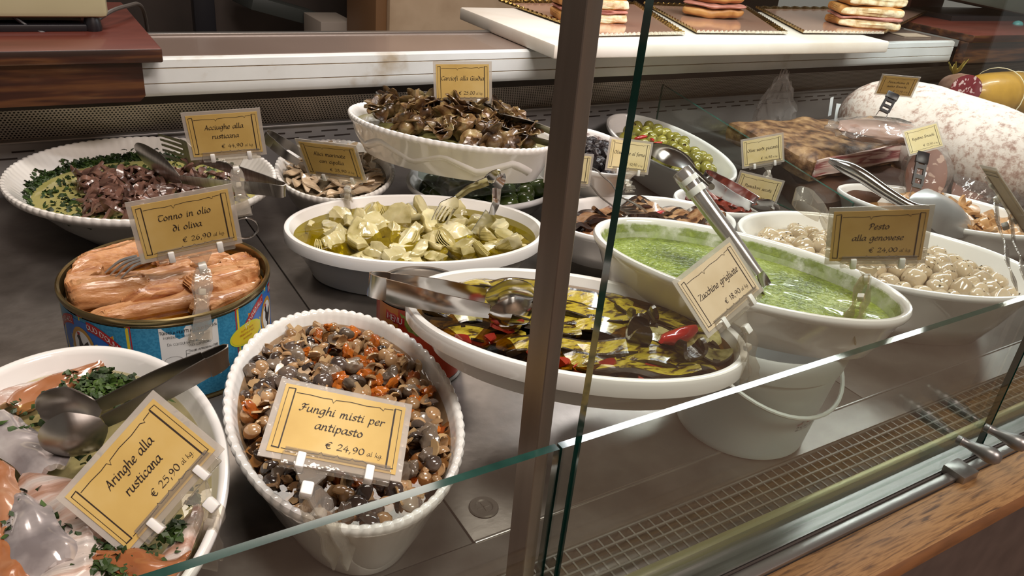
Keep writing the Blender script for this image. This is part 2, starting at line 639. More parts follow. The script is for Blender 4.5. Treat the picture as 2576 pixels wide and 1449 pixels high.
m = MB(); m.box(CX0, 2.15, 1.2505, 1.2518, .2098, .2116); m.box(CX0, 2.15, 1.2505, 1.2518, .1884, .1896)
m.build('ledge_groove', M['dirt'], ctr)
m = MB(); m.box(CX0, 2.155, 1.262, 1.412, .2255, .2270); m.build('ledge_top', M['ledge_top'], ctr)
m = MB(); m.box(CX0, 2.155, 1.405, 1.42, .2255, .2300, .001); m.build('ledge_rear_lip', M['rail'], ctr)
m = MB(); m.box(CX0, CX1, 1.40, 1.42, FLOOR_Z + .08, .168); m.build('rear_wall', M['dark'], ctr)
# post and drain plug
m = MB()
q = [(.0006, -.012), (.0098, -.012), (.0112, -.0108), (.0116, .010), (0, .010), (0, -.0114)]
ptop, pbot = V((.2530, .357, .62)), V((.2655, .357, -.004))
m.grid([[c + V((x, y, 0)) for x, y in q] for c in (pbot, ptop)], closeu=True)
m.build('upright_post', M['post'], ctr)
m = MB()
pe = V((.294, .453, .0012))
m.lathe([(.0, .0), (.0075, .0), (.0085, .0012), (.0125, .0012), (.0135, 0)], pe, 32)
m.box(pe.x - .006, pe.x + .006, pe.y - .0004, pe.y + .0004, pe.z, pe.z + .0006)
m.box(pe.x - .0004, pe.x + .0004, pe.y - .006, pe.y + .006, pe.z, pe.z + .0006)
m.build('deck_plug', M['deck'], ctr)


def pane(name, x0, x1, y0, y1, z0, z1, label=None, edgecut=.0006, parent=None):
    """glass sheet: clear faces, green edges"""
    mb = MB()
    vs = mb.hexa([V((x, y, z)) for z in (z0, z1) for y in (y0, y1) for x in (x0, x1)])
    o = mb.build(name, [M['pane'], M['pane_edge'], M['pane_lip']], parent or ctr, label, smooth=False)
    for p in o.data.polygons:
        nrm = p.normal
        if abs(nrm.x) > .9:
            p.material_index = 1
        elif nrm.z > .9:
            p.material_index = 2
    return o


pane('low_front_pane', -.42, .2555, .312, .318, -.004, .1835)
pane('low_front_pane', .2575, 1.35, .312, .318, -.004, .1835)
door = pane('glass_door', .2630, .8240, .3015, .3075, -.003, .62, 'tall clear glass door with dark green left edge')
door2 = pane('glass_door', .8275, 1.40, .3015, .3075, -.003, .62, 'next tall glass door at the right edge')


def knob(p, parent):
    mb = MB()
    p = V(p)
    d = V((.18, -1, .02)).normalized()
    prof = [(0, .0045), (.004, .0045), (.005, .0052), (.006, .0045), (.012, .0046), (.020, .0062), (.028, .0082), (.034, .0086), (.039, .007), (.042, .0035), (.0425, .0005)]
    mb.tube([p + d * a for a, r in prof], [r for a, r in prof], 20)
    return mb.build('knob', pm('satin_grey_knob', [(.3, '7d7c7a'), (.7, '8c8b89')], scale=9, rough=.38, metal=.8), parent)


pk = V((0.7582, 0.3000, 0.0373))
knob(pk, door)
pk2 = V((0.8083, 0.3000, 0.0367))
knob(pk2, door2)
m = MB(); m.box(pk.x - .006, pk.x + .020, .276, .300, -.004, .0065, .001); m.build('door_stop_block', M['rail'], ctr)
m = MB(); a = V((pk.x + .006, .276, -.004)); m.tube([a, a + V((.002, -.014, 0))], .002, 10); m.build('stop_pin', M['polished'], ctr)

# loose deck plates
for x0, x1, lab in ((-.75, .2655, 'left steel deck plate beneath the tuna tin and scalloped dishes'),
                    (.2672, .7845, 'middle steel deck plate beneath the white bucket and artichoke dish'),
                    (.7862, 1.3, 'right steel deck plate beneath the onion dish'),
                    (1.3017, 2.6, 'far right steel deck plate beneath the cured meats')):
    m = MB(); m.box(x0, x1, .4205, 1.352, -.004, .0, .0008)
    m.alone('deck_plate', M['deck'], lab, 'deck plate', 'steel deck plates', loc=((x0 + x1) / 2, .886, -.004))
# ------------------------------------------------------------------ pen lettering
PEN = {
 'a': (4.3, '3.2,3.8 1.8,4 .5,2.6 .4,.8 1.2,0 2.4,.8 3.3,2.6|!3.5,4 3.2,.6 4.1,.1'), 'b': (4.2, '!1,7 .7,.4|.8,.4 2,0 3.4,1.4 3.4,3.2 2.4,4 .9,2.6'),
 'c': (3.6, '3.2,3.4 2.2,4 .7,2.8 .5,1 1.4,0 3.2,.8'), 'd': (4.4, '.8,6.6 1.8,6.2 3.4,4.2 3.6,1.8 2.6,.2 1.2,.2 .5,1.6 1,3.4 2.4,4 3.4,3.2'),
 'e': (3.6, '.7,1.8 2.8,2.6 2.8,3.7 1.8,4 .6,2.4 .6,.8 1.5,0 3.2,.8'), 'f': (2.8, '3,6.6 2,6.8 1.3,5.4 1,0 .8,-2|!.3,3.9 2.4,3.9'),
 'g': (4.3, '3.2,3.8 1.8,4 .5,2.6 .5,.8 1.3,.1 2.4,.9 3.2,2.8|!3.5,4 3.2,-1.2|3.2,-1.2 2.3,-2.8 .6,-2.4'), 'h': (4.4, '!1,7 .7,0|.8,2 2,3.8 3.2,3.6 3.2,1.2 3.4,.2 4.2,.3'),
 'i': (2.2, '!.9,4 .8,.4|.8,.4 1.2,0 1.9,.4|!.9,5.3 1.3,5.7'), 'k': (4.1, '!1,7 .7,0|!3.3,4 .9,1.8|!1.6,2.3 3.6,0'), 'l': (2.3, '!1.1,7 .9,.5|.9,.5 1.2,0 2,.4'),
 'm': (6.5, '!.9,4 .7,0|.8,2 1.8,3.8 2.7,3.5 2.7,0|2.8,2 3.9,3.8 4.8,3.4 4.8,.6 5.2,0 6.1,.4'), 'n': (4.5, '!.9,4 .7,0|.8,2 2,3.8 3.1,3.4 3.1,.6 3.5,0 4.2,.4'),
 'o': (4.2, '2.1,4 .7,3 .5,1.2 1.6,0 3.1,.8 3.4,2.6 2.1,4'), 'p': (4.3, '!.9,4 .6,-3|.8,2.6 2.2,4 3.4,3 3.2,.9 2,0 .8,.5'), 'r': (3.3, '!.9,4 .7,0|.8,2.2 1.9,3.8 3.1,3.6'),
 's': (3.4, '2.9,3.6 1.8,4 .9,3.2 1.6,2.2 2.7,1.2 2,.1 .4,.3'), 't': (3, '!1.4,5.6 1.1,.6|1.1,.6 1.6,0 2.6,.5|!.2,3.9 2.6,3.9'),
 'u': (4.4, '.8,4 .6,1 1.4,0 2.6,.8 3.2,2.4|!3.4,4 3.2,.5 4,.2'), 'v': (4, '.5,4 1.2,2 1.6,0 3,1.4 3.3,3 2.6,4.1'), 'z': (3.7, '!.6,3.9 3.2,3.9 .5,.1 3.4,.1'),
 'A': (5.3, '!3.2,6.2 .6,-.4|!3.2,6.2 4.2,0|!1.4,2 4,2.2'), 'B': (5.2, '!1.6,6 1.2,0|.4,5 2.2,6.4 4.2,5.4 2,3.4 4.4,2 3,0 .8,.3'), 'C': (4.8, '4.4,5.4 3,6.2 1,4.8 .6,1.6 2,0 4.4,1'),
 'F': (4.8, '.6,5 1.6,6.4 3,5.6 4.8,6.4|2.6,5.8 2.2,2 1,0 .2,.6|!1.4,3.2 3.8,3.4'), 'G': (5.3, '4.6,5.4 3,6.2 1,4.8 .7,1.6 2.2,0 4.2,.8|!4.3,2.8 4,-.4|!2.8,2.8 4.6,2.8'),
 'O': (5.6, '2.8,6.2 .8,4.8 .7,1.6 2.4,0 4.4,1.2 4.8,4.2 2.8,6.2'), 'P': (5, '1.8,6 1.6,2 .8,-.2|.4,4.6 1.6,6.4 4,6 4.4,4.2 3,2.8 1.8,3.2'),
 'R': (5.2, '!1.8,6 1.2,0|.6,5.2 2.4,6.4 4.2,5.4 3.6,3.6 1.8,3.2|!2.4,3.2 4.8,0'), 'T': (4.9, '.4,5.2 1.6,6.2 4.8,5.9|2.4,5.6 .9,4 .9,1.4 2.4,0 4.4,1'), 'Z': (5, '!.8,6 4.6,6 .6,.1 4.8,.1'),
 '0': (4.2, '2.2,5 .8,4 .6,1.4 2,0 3.5,1.2 3.6,3.8 2.2,5'), '1': (2.6, '!.6,4.2 1.5,5 1.4,0'), '2': (4.2, '.6,4 1.8,5 3.2,4.2 2.6,2.4 .4,.1|!.4,.1 3.8,.1'), '3': (4, '.6,4.6 2,5 3.2,4.2 1.6,2.8 3.4,1.6 2.4,.1 .4,.2'),
 '4': (4.2, '!2.6,5 .4,1.6 3.8,1.6|!2.8,3.4 2.6,-.2'), '5': (4, '!3.4,5 1.2,5 1,2.9|1,2.9 2.6,3.2 3.4,1.8 2.4,.2 .5,.2'), '6': (4.2, '3.2,5.6 1.4,4 .6,1.8 1.6,0 3.2,.8 3.2,2.4 2,3 .8,2'),
 '7': (4, '!.5,5 3.6,5 1.6,0'), '8': (4.2, '2,2.8 .9,3.8 1.8,5.2 3.1,4.4 2.2,2.8 .6,1.4 1.6,0 3.3,.8 3,2.2 2,2.8'), '9': (4.2, '3.4,3.8 2.2,5 .8,4 1,2.4 2.4,2.2 3.4,3.6 3,1.4 1.2,-.4'),
 '€': (4.6, '4,4.8 2.8,5.2 1.2,3.8 1,1.4 2.2,0 3.8,.6|!.2,3.1 3,3.3|!.2,2 2.8,2.2'), ',': (2, '!1,.4 .5,-1.2'), '.': (2, '!.8,.1 1.1,.5'), '/': (3, '!2.6,5.6 .4,-.6'), "'": (1.6, '!.8,6.4 .6,5'), ' ': (3.2, '')}
SANS = {
 'A': (4.6, '!0,0 2,6 4,0|!.8,2 3.2,2'), 'C': (4.4, '3.8,5 2,6 .4,4.4 .4,1.6 2,0 3.8,1'), 'D': (4.6, '!.4,0 .4,6|.4,6 2.6,6 4,4 4,2 2.6,0 .4,0'), 'E': (4, '!3.4,6 .4,6 .4,0 3.4,0|!.4,3 2.8,3'),
 'F': (3.8, '!3.4,6 .4,6 .4,0|!.4,3 2.8,3'), 'G': (4.6, '3.8,5 2,6 .4,4.4 .4,1.6 2,0 3.8,.8|!3.8,.6 3.8,2.8 2.2,2.8'), 'H': (4.6, '!.4,0 .4,6|!3.8,0 3.8,6|!.4,3 3.8,3'), 'I': (1.4, '!.7,6 .7,0'), 'L': (3.6, '!.4,6 .4,0 3.2,0'),
 'M': (5.2, '!.4,0 .4,6 2.4,2 4.4,6 4.4,0'), 'N': (4.6, '!.4,0 .4,6 3.8,0 3.8,6'), 'O': (4.8, '2.2,6 .4,4.4 .4,1.6 2.2,0 4,1.6 4,4.4 2.2,6'), 'P': (4.2, '!.4,0 .4,6|.4,6 3,6 3.8,4.6 3,3 .4,3'),
 'R': (4.4, '!.4,0 .4,6|.4,6 3,6 3.8,4.6 3,3 .4,3|!2,3 3.8,0'), 'S': (4.2, '3.6,5.2 2,6 .5,4.8 2,3 3.7,1.4 2,0 .3,.8'), 'T': (4.2, '!0,6 4,6|!2,6 2,0'), 'U': (4.6, '.4,6 .4,1.6 2.1,0 3.8,1.6 3.8,6'),
 'V': (4.6, '!0,6 2,0 4,6'), 'Z': (4.2, '!.3,6 3.8,6 .3,0 3.8,0'), "'": (1.4, '!.6,6 .4,4.6'), ':': (1.6, '!.6,.3 .6,.8|!.6,3 .6,3.5'), ' ': (2.6, '')}
for k_ in '0125679/':
    SANS[k_] = PEN[k_]


def strokes_of(s, font):
    st = []
    pen_strokes = font[s][1]
    for part in pen_strokes.split('|'):
        if not part:
            continue
        straight = part[0] == '!'
        pts = [V((float(a.split(',')[0]), float(a.split(',')[1]), 0)) for a in part.lstrip('!').split()]
        st.append(pts if straight else smoothpath(pts, 4))
    return st


def write(mb, text, x, y, xh, fmap, align='l', slant=.12, nib=1.08, thin=.40, ang=38, font=PEN):
    """broad-nib lettering; xh = x-height; fmap turns flat (x, y) into a point"""
    u = xh / 4
    wd = sum(font[c][0] for c in text) * u
    x0 = x - (wd if align == 'r' else wd / 2 if align == 'c' else 0)
    for ch in text:
        for st in strokes_of(ch, font):
            pen(mb, [(x0 + (p.x + p.y * slant) * u, y + p.y * u) for p in st], nib * u, thin * u, fmap, ang)
        x0 += font[ch][0] * u


def pen(mb, pts, nib, thin, fmap, ang=38):
    n = len(pts)
    L, Rr = [], []
    for i in range(n):
        a, b = pts[max(i - 1, 0)], pts[min(i + 1, n - 1)]
        dx, dy = b[0] - a[0], b[1] - a[1]
        d = math.hypot(dx, dy) or 1
        phi = math.atan2(dy, dx) - R(ang)
        hw = .5 * math.hypot(nib * math.sin(phi), thin * math.cos(phi) + thin * .3)
        ex = (-hw * .6 if i == 0 else hw * .6 if i == n - 1 else 0)
        px, py = pts[i][0] + dx / d * ex, pts[i][1] + dy / d * ex
        L.append(mb.v(fmap(px - dy / d * hw, py + dx / d * hw)))
        Rr.append(mb.v(fmap(px + dy / d * hw, py - dx / d * hw)))
    for i in range(n - 1):
        mb.f((L[i], Rr[i], Rr[i + 1], L[i + 1]))


# ------------------------------------------------------------------ price cards on clear clips
def price_card(c, right, up, lines, price, label, clip_to, s=1.0, paper='paper', xh=.0042, price_xh=.0042, group='price cards on clear clips',
               joint_x=0.0, yoff=0.0, lift=.05, pale=False, clear_clip=True, holder=True, nm='price_card'):
    """c: centre of the card; right, up: its axes; clip_to: where its clip grips (None: no clip)"""
    c = V(c)
    ax = V(right).normalized()
    ay = (V(up) - ax * V(up).dot(ax)).normalized()
    az = ax.cross(ay)
    base = V(clip_to) if clip_to is not None else c - ay * .04 * s
    root = thing(nm, base, label, 'price card', group)

    def F(x, y, z=0.0):
        return c + ax * (x * s) + ay * (y * s) + az * (z * s)
    W2, H2 = .05, .035
    mb = MB(); mb.obox(c, ax, ay, az, .1 * s, .07 * s, .0009 * s); mb.build('clear_sleeve', M['sleeve'], root, 'clear laminate border', smooth=False)
    mb = MB(); mb.obox(c + az * .0008 * s, ax, ay, az, .0905 * s, .0605 * s, .0004 * s); mb.build('card', M[paper], root, smooth=False)
    mb = MB()
    fm = lambda x, y: F(x, y, .00125)
    rnd = random.Random(len(label))
    P = lambda pts, nib=.0005: pen(mb, pts, nib, nib * .8, fm)
    for sx in (-1, 1):
        P([(sx * .0425, .0265), (sx * .0425, -.026)], .00045)
        P([(sx * .0375, .0262), (sx * .0377, -.0262)], .0011 if sx < 0 else .0015)
        P([(sx * .0425, .0265), (sx * .0375, .027)], .0007)
        P([(sx * .0427, -.026), (sx * .0377, -.0264)], .0009)
    top = [(-.036, .0235), (-.026, .0238), (-.016, .0232), (-.010, .0238), (-.0085, .0205), (-.007, .0235), (.004, .0246), (.016, .0240), (.026, .0250), (.029, .0228), (.0295, .0250), (.036, .0255)]
    P(top, .00055)
    bot = [(-.036, -.0262), (-.018, -.0262), (-.010, -.0258), (-.0085, -.0236), (-.007, -.0259), (.001, -.0257), (.003, -.0238), (.0045, -.0258), (.012, -.026), (.0135, -.0240), (.0155, -.0256), (.021, -.0244), (.024, -.0258), (.036, -.0262)]
    P(bot, .0005)
    nl = len(lines)
    y = {1: .002, 2: .0085}.get(nl, .0) + yoff
    for k, t in enumerate(lines):
        write(mb, t, joint_x * 0 + .0, y - k * .0135, xh, fm, 'c')
    if price:
        a, b = price
        wb = sum(PEN[q][0] for q in b) * price_xh * .55 / 4
        write(mb, b, .0345, -.0195, price_xh * .55, fm, 'r', nib=.7)
        write(mb, a, .0345 - wb - .002, -.0195, price_xh, fm, 'r', slant=.05, nib=.8)
    mb.build('lettering', M['ink'], root, smooth=False)
    if not holder:
        return root
    # clear bar gripping the lower edge, two pegs, neck, joint, clip
    mb = MB()
    mb.obox(F(.004, -.0335, 0), ax, ay, az, .076 * s, .011 * s, .0056 * s, .0008 * s)
    mb.obox(F(.004, -.0265, .0016), ax, ay, az, .074 * s, .004 * s, .0012 * s)
    jx = joint_x
    p = [F(jx + q, yy, zz) for zz in (-.0015, .0015) for yy, ww in ((-.050, .005), (-.0385, .012)) for q in (-ww, ww)]
    mb.hexa(p)
    mb.build('clamp_bar', M['acrylic'], root)
    for px in (-.021, .027):
        mb = MB(); mb.obox(F(px, -.0335, 0), ax, ay, az, .0062 * s, .0125 * s, .0078 * s, .0012 * s); mb.build('white_peg', M['white_plastic'], root, 'white plastic peg')
    j = F(jx, -.0545, 0)
    mb = MB(); mb.obox(j, ax, ay, az, .0085 * s, .0105 * s, .0085 * s, .0016 * s); mb.build('swivel_joint', M['white_plastic'], root, 'white plastic swivel joint')
    if clip_to is not None:
        g = V(clip_to)
        d = (g - j)
        L = d.length
        d.normalize()
        sx_ = d.cross(az).normalized()
        if sx_.length < .1:
            sx_ = ax.copy()
        nz = sx_.cross(d).normalized()
        mb = MB()
        for side in (-1, 1):
            rows = []
            for t, wdt, gap in ((0, .006, .0018), (.10, .0085, .0035), (.32, .0095, .006), (.5, .0065, .0045), (.62, .0065, .003), (.86, .0095, .0065), (1.0, .0105, .0035), (1.12, .011, .0045)):
                q = j + d * (L * t)
                o_ = nz * (side * gap * s)
                w_ = sx_ * (wdt * s)
                e_ = nz * (side * .0016 * s)
                rows.append([q + o_ - w_, q + o_ + w_, q + o_ + w_ + e_, q + o_ - w_ + e_])
            vs = mb.grid(rows, closeu=True)
            mb.f(vs[0][::-1]); mb.f(vs[-1])
        mb.build('spring_clip', M['acrylic_dirty' if 'stained' in label else 'acrylic'], root)
        mb = MB(); mb.obox(j + d * (L * .38), sx_, d, nz, .007 * s, .007 * s, .007 * s, .001 * s); mb.build('white_spring_peg', M['white_plastic'], root, 'white plastic peg')
    return root


# ------------------------------------------------------------------ dishes
class Dish:
    def __init__(self, name, label, cx, cy_, z, a, b, rot, h, cat='dish', base_off=.035, band=True, scallop=0, mat='ceramic', wall=.0085, inset=None, n=120, tilt=0, power=2.0, foot=True):
        self.c = V((cx, cy_, z - h)); self.z = z; self.h = h; self.a = a; self.b = b; self.rot = R(rot); self.base_off = base_off; self.wall = wall; self.n = n = scallop * 5 if scallop else n; self.power = power
        bo = base_off
        if band:
            prof = [(bo + .012, .002), (bo + .004, 0), (bo, .0015), (bo * .52 + .004, h * .42), (.0065, h - .0195), (.0035, h - .0175), (.0005, h - .0165), (0, h - .004), (.0014, h - .0008), (.0042, h), (wall - .001, h - .0012), (wall + .0005, h - .005)]
        else:
            prof = [(bo + .012, .002), (bo + .004, 0), (bo, .0015), (bo * .62, h * .35), (bo * .28, h * .72), (.002, h - .010), (.0002, h - .006), (0, h - .003), (.0012, h - .0006), (.0038, h), (wall - .0016, h - .0014), (wall, h - .005)]
        inner = [(bo * .35 + wall, h * .55), (bo * .75 + wall * .8, h * .22), (bo + wall * .8, .0075), (bo + .03, .005)]
        self.prof = prof + inner
        mb = MB()
        rows = []
        for i, (o, zz) in enumerate(self.prof):
            row = []
            for k in range(n):
                t = 2 * PI * k / n
                dz = 0
                oo = o
                if scallop:
                    wv = abs(math.sin(scallop * t / 2))
                    kk = max(0, (zz / h - .72) / .28) if i < 12 else max(0, (zz / h - .85) / .15)
                    if i < 10:
                        oo += (1 - wv) * .0013 * kk
                    dz = (wv - .6) * .0012 * kk
                row.append(self.loc2(t, oo) + V((0, 0, zz + dz)))
            rows.append(row)
        mb.b = bmesh.new()
        vs = mb.grid(rows, closeu=True)
        mb.f(vs[0]); mb.f(vs[-1])
        self.root = tag(put(name, mesh_of(mb.b, M[mat], name), None, self.c, (0, 0, self.rot)), label, cat, 'white serving dishes')
        self.foods = 0

    def loc2(self, t, off):
        ct, st = math.cos(t), math.sin(t)
        e = 2 / self.power
        return V(((self.a - off) * math.copysign(abs(ct) ** e, ct), (self.b - off) * math.copysign(abs(st) ** e, st), 0))

    def off_at(self, hh):
        """inner wall offset from the rim at height hh above the base"""
        bo, w_, h = self.base_off, self.wall, self.h
        pts = [(.0075, bo + w_ * .8), (h * .22, bo * .75 + w_ * .8), (h * .55, bo * .35 + w_), (h - .005, w_)]
        if hh <= pts[0][0]:
            return pts[0][1]
        for (z0, o0), (z1, o1) in zip(pts, pts[1:]):
            if hh <= z1:
                return o0 + (o1 - o0) * (hh - z0) / (z1 - z0)
        return w_

    def world(self, x, y, zabs):
        c, s_ = math.cos(self.rot), math.sin(self.rot)
        return V((self.c.x + c * x - s_ * y, self.c.y + s_ * x + c * y, zabs))

    def pt(self, u, v, depth, margin=.0):
        """(u, v) in the unit disc -> world point, depth below the rim"""
        zz = self.h - depth
        o = self.off_at(zz) + margin
        return self.world((self.a - o) * u, (self.b - o) * v, self.z - depth)

    def liquid(self, name, mat, depth, label, cat, kind='stuff', bump=0, nseg=96, rings=1, thick=0, seed=1, solid=False, freq=60, up=0):
        """a pool levelled at depth below the rim; solid pools reach down to the dish floor"""
        mb = MB()
        zz = self.h - depth
        rows = []
        fr = [k / rings for k in range(rings, 0, -1)]
        o = self.off_at(zz) + .0004
        if solid:
            for d2 in (.012,):
                o2 = self.off_at(max(zz - d2, .009)) + .0006
                rows.append([self.loc2(2 * PI * k / nseg, o2) + V((0, 0, max(zz - d2, .009))) for k in range(nseg)])
        for f_ in fr:
            row = []
            for k in range(nseg):
                p = self.loc2(2 * PI * k / nseg, o) * f_
                hgt = zz
                if bump and f_ < .985:
                    hgt += bump * noise.noise(p * freq + V((seed, 0, 0))) + bump * .5 * noise.noise(p * freq * 2.3) + up * (1 - f_ * f_)
                row.append(p + V((0, 0, hgt)))
            rows.append(row)
        vs = mb.grid(rows, closeu=True)
        cv = mb.v(V((0, 0, zz + up)))
        last = vs[-1]
        for k in range(nseg):
            mb.f((last[k], last[(k + 1) % nseg], cv))
        if solid:
            mb.f(vs[0][::-1])
        o_ = put(name, mesh_of(mb.b, mat, name), None, self.c, (0, 0, self.rot))
        return tag(o_, label, cat, None, kind)

    def band_smear(self, name, mat, t0, t1, d0, d1, n=40, lift=.0006):
        """thin deposit on the inner wall between depths d0 and d1, angles t0..t1"""
        mb = MB()
        rows = []
        for d in (d0, (d0 + d1) / 2, d1):
            zz = self.h - d
            o = self.off_at(zz) + lift
            rows.append([self.loc2(R(t0) + (R(t1) - R(t0)) * k / n, o) + V((0, 0, zz)) for k in range(n + 1)])
        mb.grid(rows)
        return put(name, mesh_of(mb.b, mat, name), self.root)


def scatter(dish, n, rnd, minsep, umax=.95, tries=4000, ok=None):
    pts = []
    for _ in range(tries):
        if len(pts) >= n:
            break
        u, v = rnd.uniform(-1, 1), rnd.uniform(-1, 1)
        if u * u + v * v > umax * umax:
            continue
        if ok and not ok(u, v):
            continue
        x, y = u * dish.a, v * dish.b
        if all((x - p[2]) ** 2 + (y - p[3]) ** 2 > minsep * minsep for p in pts):
            pts.append((u, v, x, y))
    return pts


ANCH = Dish('oval_dish', 'large round scalloped white dish of anchovies and parsley, farthest left', .134, 1.168, .085, .181, .171, -42, .085, band=False, scallop=96, mat='ceramic_old', base_off=.088)
ALICI = Dish('oval_dish', 'small scalloped white dish of pale marinated anchovies under its own card', .420, 1.186, .062, .146, .096, 70, .062, band=False, scallop=64, mat='ceramic_old', base_off=.035)
GIUDIA = Dish('oval_dish', 'tall white oval dish with zigzag relief holding fried brown artichokes', .56, 1.06, .16, .171, .0975, -50.6, .062, band=False, scallop=88, base_off=.026)
ARTI = Dish('oval_dish', 'white oval dish of pale artichoke hearts in green oil', .437, .906, .07, .178, .119, -18.2, .07, base_off=.036)
HERR = Dish('oval_dish', 'white oval dish of herring fillets with parsley at the bottom left corner', -.02, .543, .085, .18, .1165, 83.4, .085, base_off=.04, band=False)
MUSH = Dish('oval_dish', 'scalloped white oval dish of mixed mushrooms, front and centre', .199, .549, .085, .1625, .100, 79.7, .085, band=False, scallop=76, base_off=.036)
ZUCC = Dish('oval_dish', 'white oval dish of grilled courgettes behind the brown post', .40, .497, .150, .158, .0955, -42.3, .048, base_off=.026)
PEST = Dish('oval_dish', 'white oval dish of green pesto on top of the white bucket', .585, .475, .185, .157, .0835, -58.3, .056, base_off=.024, band=False)
ONIO = Dish('oval_dish', 'white oval dish of small pickled onions behind the pesto card', .973, .563, .10, .198, .1204, -46.4, .10, base_off=.05, band=False)
GREEN = Dish('oval_dish', 'long white dish of pitted green olives by the glass divider', 1.07, 1.12, .07, .213, .094, 75.8, .07, base_off=.03, band=False)
AUB = Dish('oval_dish', 'white oval dish of grilled aubergine slices behind the pesto', .744, .797, .085, .143, .090, -15.4, .06, base_off=.028, band=False)
BLACK = Dish('oval_dish', 'white dish of wrinkled black olives right of the post', .772, .982, .128, .125, .075, 72, .055, base_off=.026, band=False)
TOMA = Dish('oval_dish', 'small white dish of red dried tomatoes behind the onions', .945, .835, .075, .085, .062, -20, .05, base_off=.02, band=False)
BIGO = Dish('oval_dish', 'white bowl of big dark green olives beneath the fried artichokes', .640, 1.078, .058, .142, .12, 20, .058, base_off=.045, band=False)
OYST = Dish('oval_dish', 'deep pointed white dish of tan oyster mushrooms at the right edge', 1.345, .70, .062, .178, .098, -52, .062, base_off=.03, band=False, power=1.75)

# relief on the artichoke dish, zigzag raised line
m = MB()
for k0 in range(3):
    pts = []
    for k in range(41):
        t = R(196 + k * 3.6)
        zz = .030 + .010 * (abs(((k / 41 * 3.5) % 1) * 2 - 1) * 2 - 1)
        o = .026 * .62 + (.026 * .28 - .026 * .62) * ((zz / .062 - .35) / .37)
        pts.append(GIUDIA.loc2(t, o - .0002) + V((0, 0, zz)))
    break
m.tube([p * (1 - .0034 / p.xy.length) if False else p - V((p.x, p.y, 0)).normalized() * .0095 for p in pts], .0098, 16)
put('zigzag_relief', mesh_of(m.b, M['ceramic'], 'zigzag_relief'), GIUDIA.root)

# clear plastic box carrying the artichoke dish
rt = thing('plastic_box', (.60, 1.02, .058), 'clear plastic box propping up the fried artichoke dish', 'box')
m = MB()
m.box(.53, .66, 1.0, 1.11, .0585, .0975, .003)
m.build('box_wall', clear('clear_plastic_box', 'e6ece6', rough=.05, milk=.05), rt)

# ------------------------------------------------------------------ white bucket
bk = thing('plastic_bucket', (.612, .452, 0), 'white plastic bucket carrying the pesto dish', 'bucket')
bc = (.612, .452, 0)
nt = NT('translucent_white_bucket')
bb = nt.n('ShaderNodeBsdfPrincipled')
bb.inputs['Base Color'].default_value = hexc('dfe6e2')
bb.inputs['Roughness'].default_value = .32
bb.inputs['Subsurface Weight'].default_value = .35
bb.inputs['Subsurface Radius'].default_value = (.02, .02, .018)
bb.inputs['Subsurface Scale'].default_value = 1
nt.out(bb.outputs[0])
M['bucket'] = nt.m
m = MB()
vs = m.lathe([(.060, .003), (.0655, 0), (.068, .002), (.0805, .092), (.0815, .094), (.0815, .100), (.084, .101), (.0855, .112), (.087, .126), (.0855, .1285), (.083, .1275), (.080, .10), (.067, .006), (.055, .004)], bc, 72)
m.f(vs[0]); m.f(vs[-1])
m.build('bucket_shell', M['bucket'], bk)
m = MB()
hp = []
for k in range(25):
    t = R(188 + k * 7.2)
    hp.append(V((bc[0] + .0885 * math.cos(t), bc[1] + .0885 * math.sin(t), .106 - .040 * math.sin(PI * k / 24))))
m.tube(hp, .0022, 8)
m.build('handle', M['white_plastic'], bk)


def cylmap(c, r, zc=0):
    def f(u, v, k=0.0):
        return V((c[0] + (r + k) * math.cos(u), c[1] + (r + k) * math.sin(u), v))
    return f


def bucket_map(x, y):
    t = R(-96.5) + x / .076
    r = .068 + (.0805 - .068) * y / .092 + .0006
    return V((bc[0] + r * math.cos(t), bc[1] + r * math.sin(t), y))


m = MB()
write(m, '25/11/17', 0, .0400, .0042, bucket_map, 'l', slant=0, nib=.95, thin=.85, font=SANS)
write(m, '270120', .004, .0505, .0032, bucket_map, 'l', slant=0, nib=.95, thin=.85, font=SANS)
m.build('date_print', pm('grey_date_print', '3c474e', rough=.6), bk, 'grey date stamp')
m = MB()
for k in range(2):
    pen(m, [(.0, .0472 + k * .0012), (.022, .0478 + k * .0012)], .0009, .0009, bucket_map)
m.build('red_print', pm('red_date_print', 'b0787a', rough=.6), bk, 'faint red line of print')

# ------------------------------------------------------------------ tuna tin
FC, FR, FH = (.1024, .8139), .1025, .100
tin = thing('tuna_tin', (FC[0], FC[1], 0), 'big open blue tin of tuna with rooster label', 'tin')
c3 = (FC[0], FC[1], 0)
m = MB()
vs = m.lathe([(.098, .0015), (.1005, 0), (.103, .001), (.1032, .003), (.1015, .005), (.1015, .0915), (.1035, .0935), (.1045, .0965), (.1040, .0995), (.1022, .1005), (.1000, .0992), (.0992, .095), (.0985, .05), (.097, .006)], c3, 96)
m.f(vs[0]); m.f(vs[-1])
m.build('tin_body', pm('gold_lacquer_tin', [(.3, '8e7c56'), (.7, 'a8966c')], scale=6, rough=.22, metal=.9), tin)


def cylpatch(mb, c, r, u0, u1, v0, v1, n=24, nv=1):
    rows = []
    for j in range(nv + 1):
        v = v0 + (v1 - v0) * j / nv
        rows.append([V((c[0] + r * math.cos(R(u0 + (u1 - u0) * k / n)), c[1] + r * math.sin(R(u0 + (u1 - u0) * k / n)), v)) for k in range(n + 1)])
    mb.grid(rows)


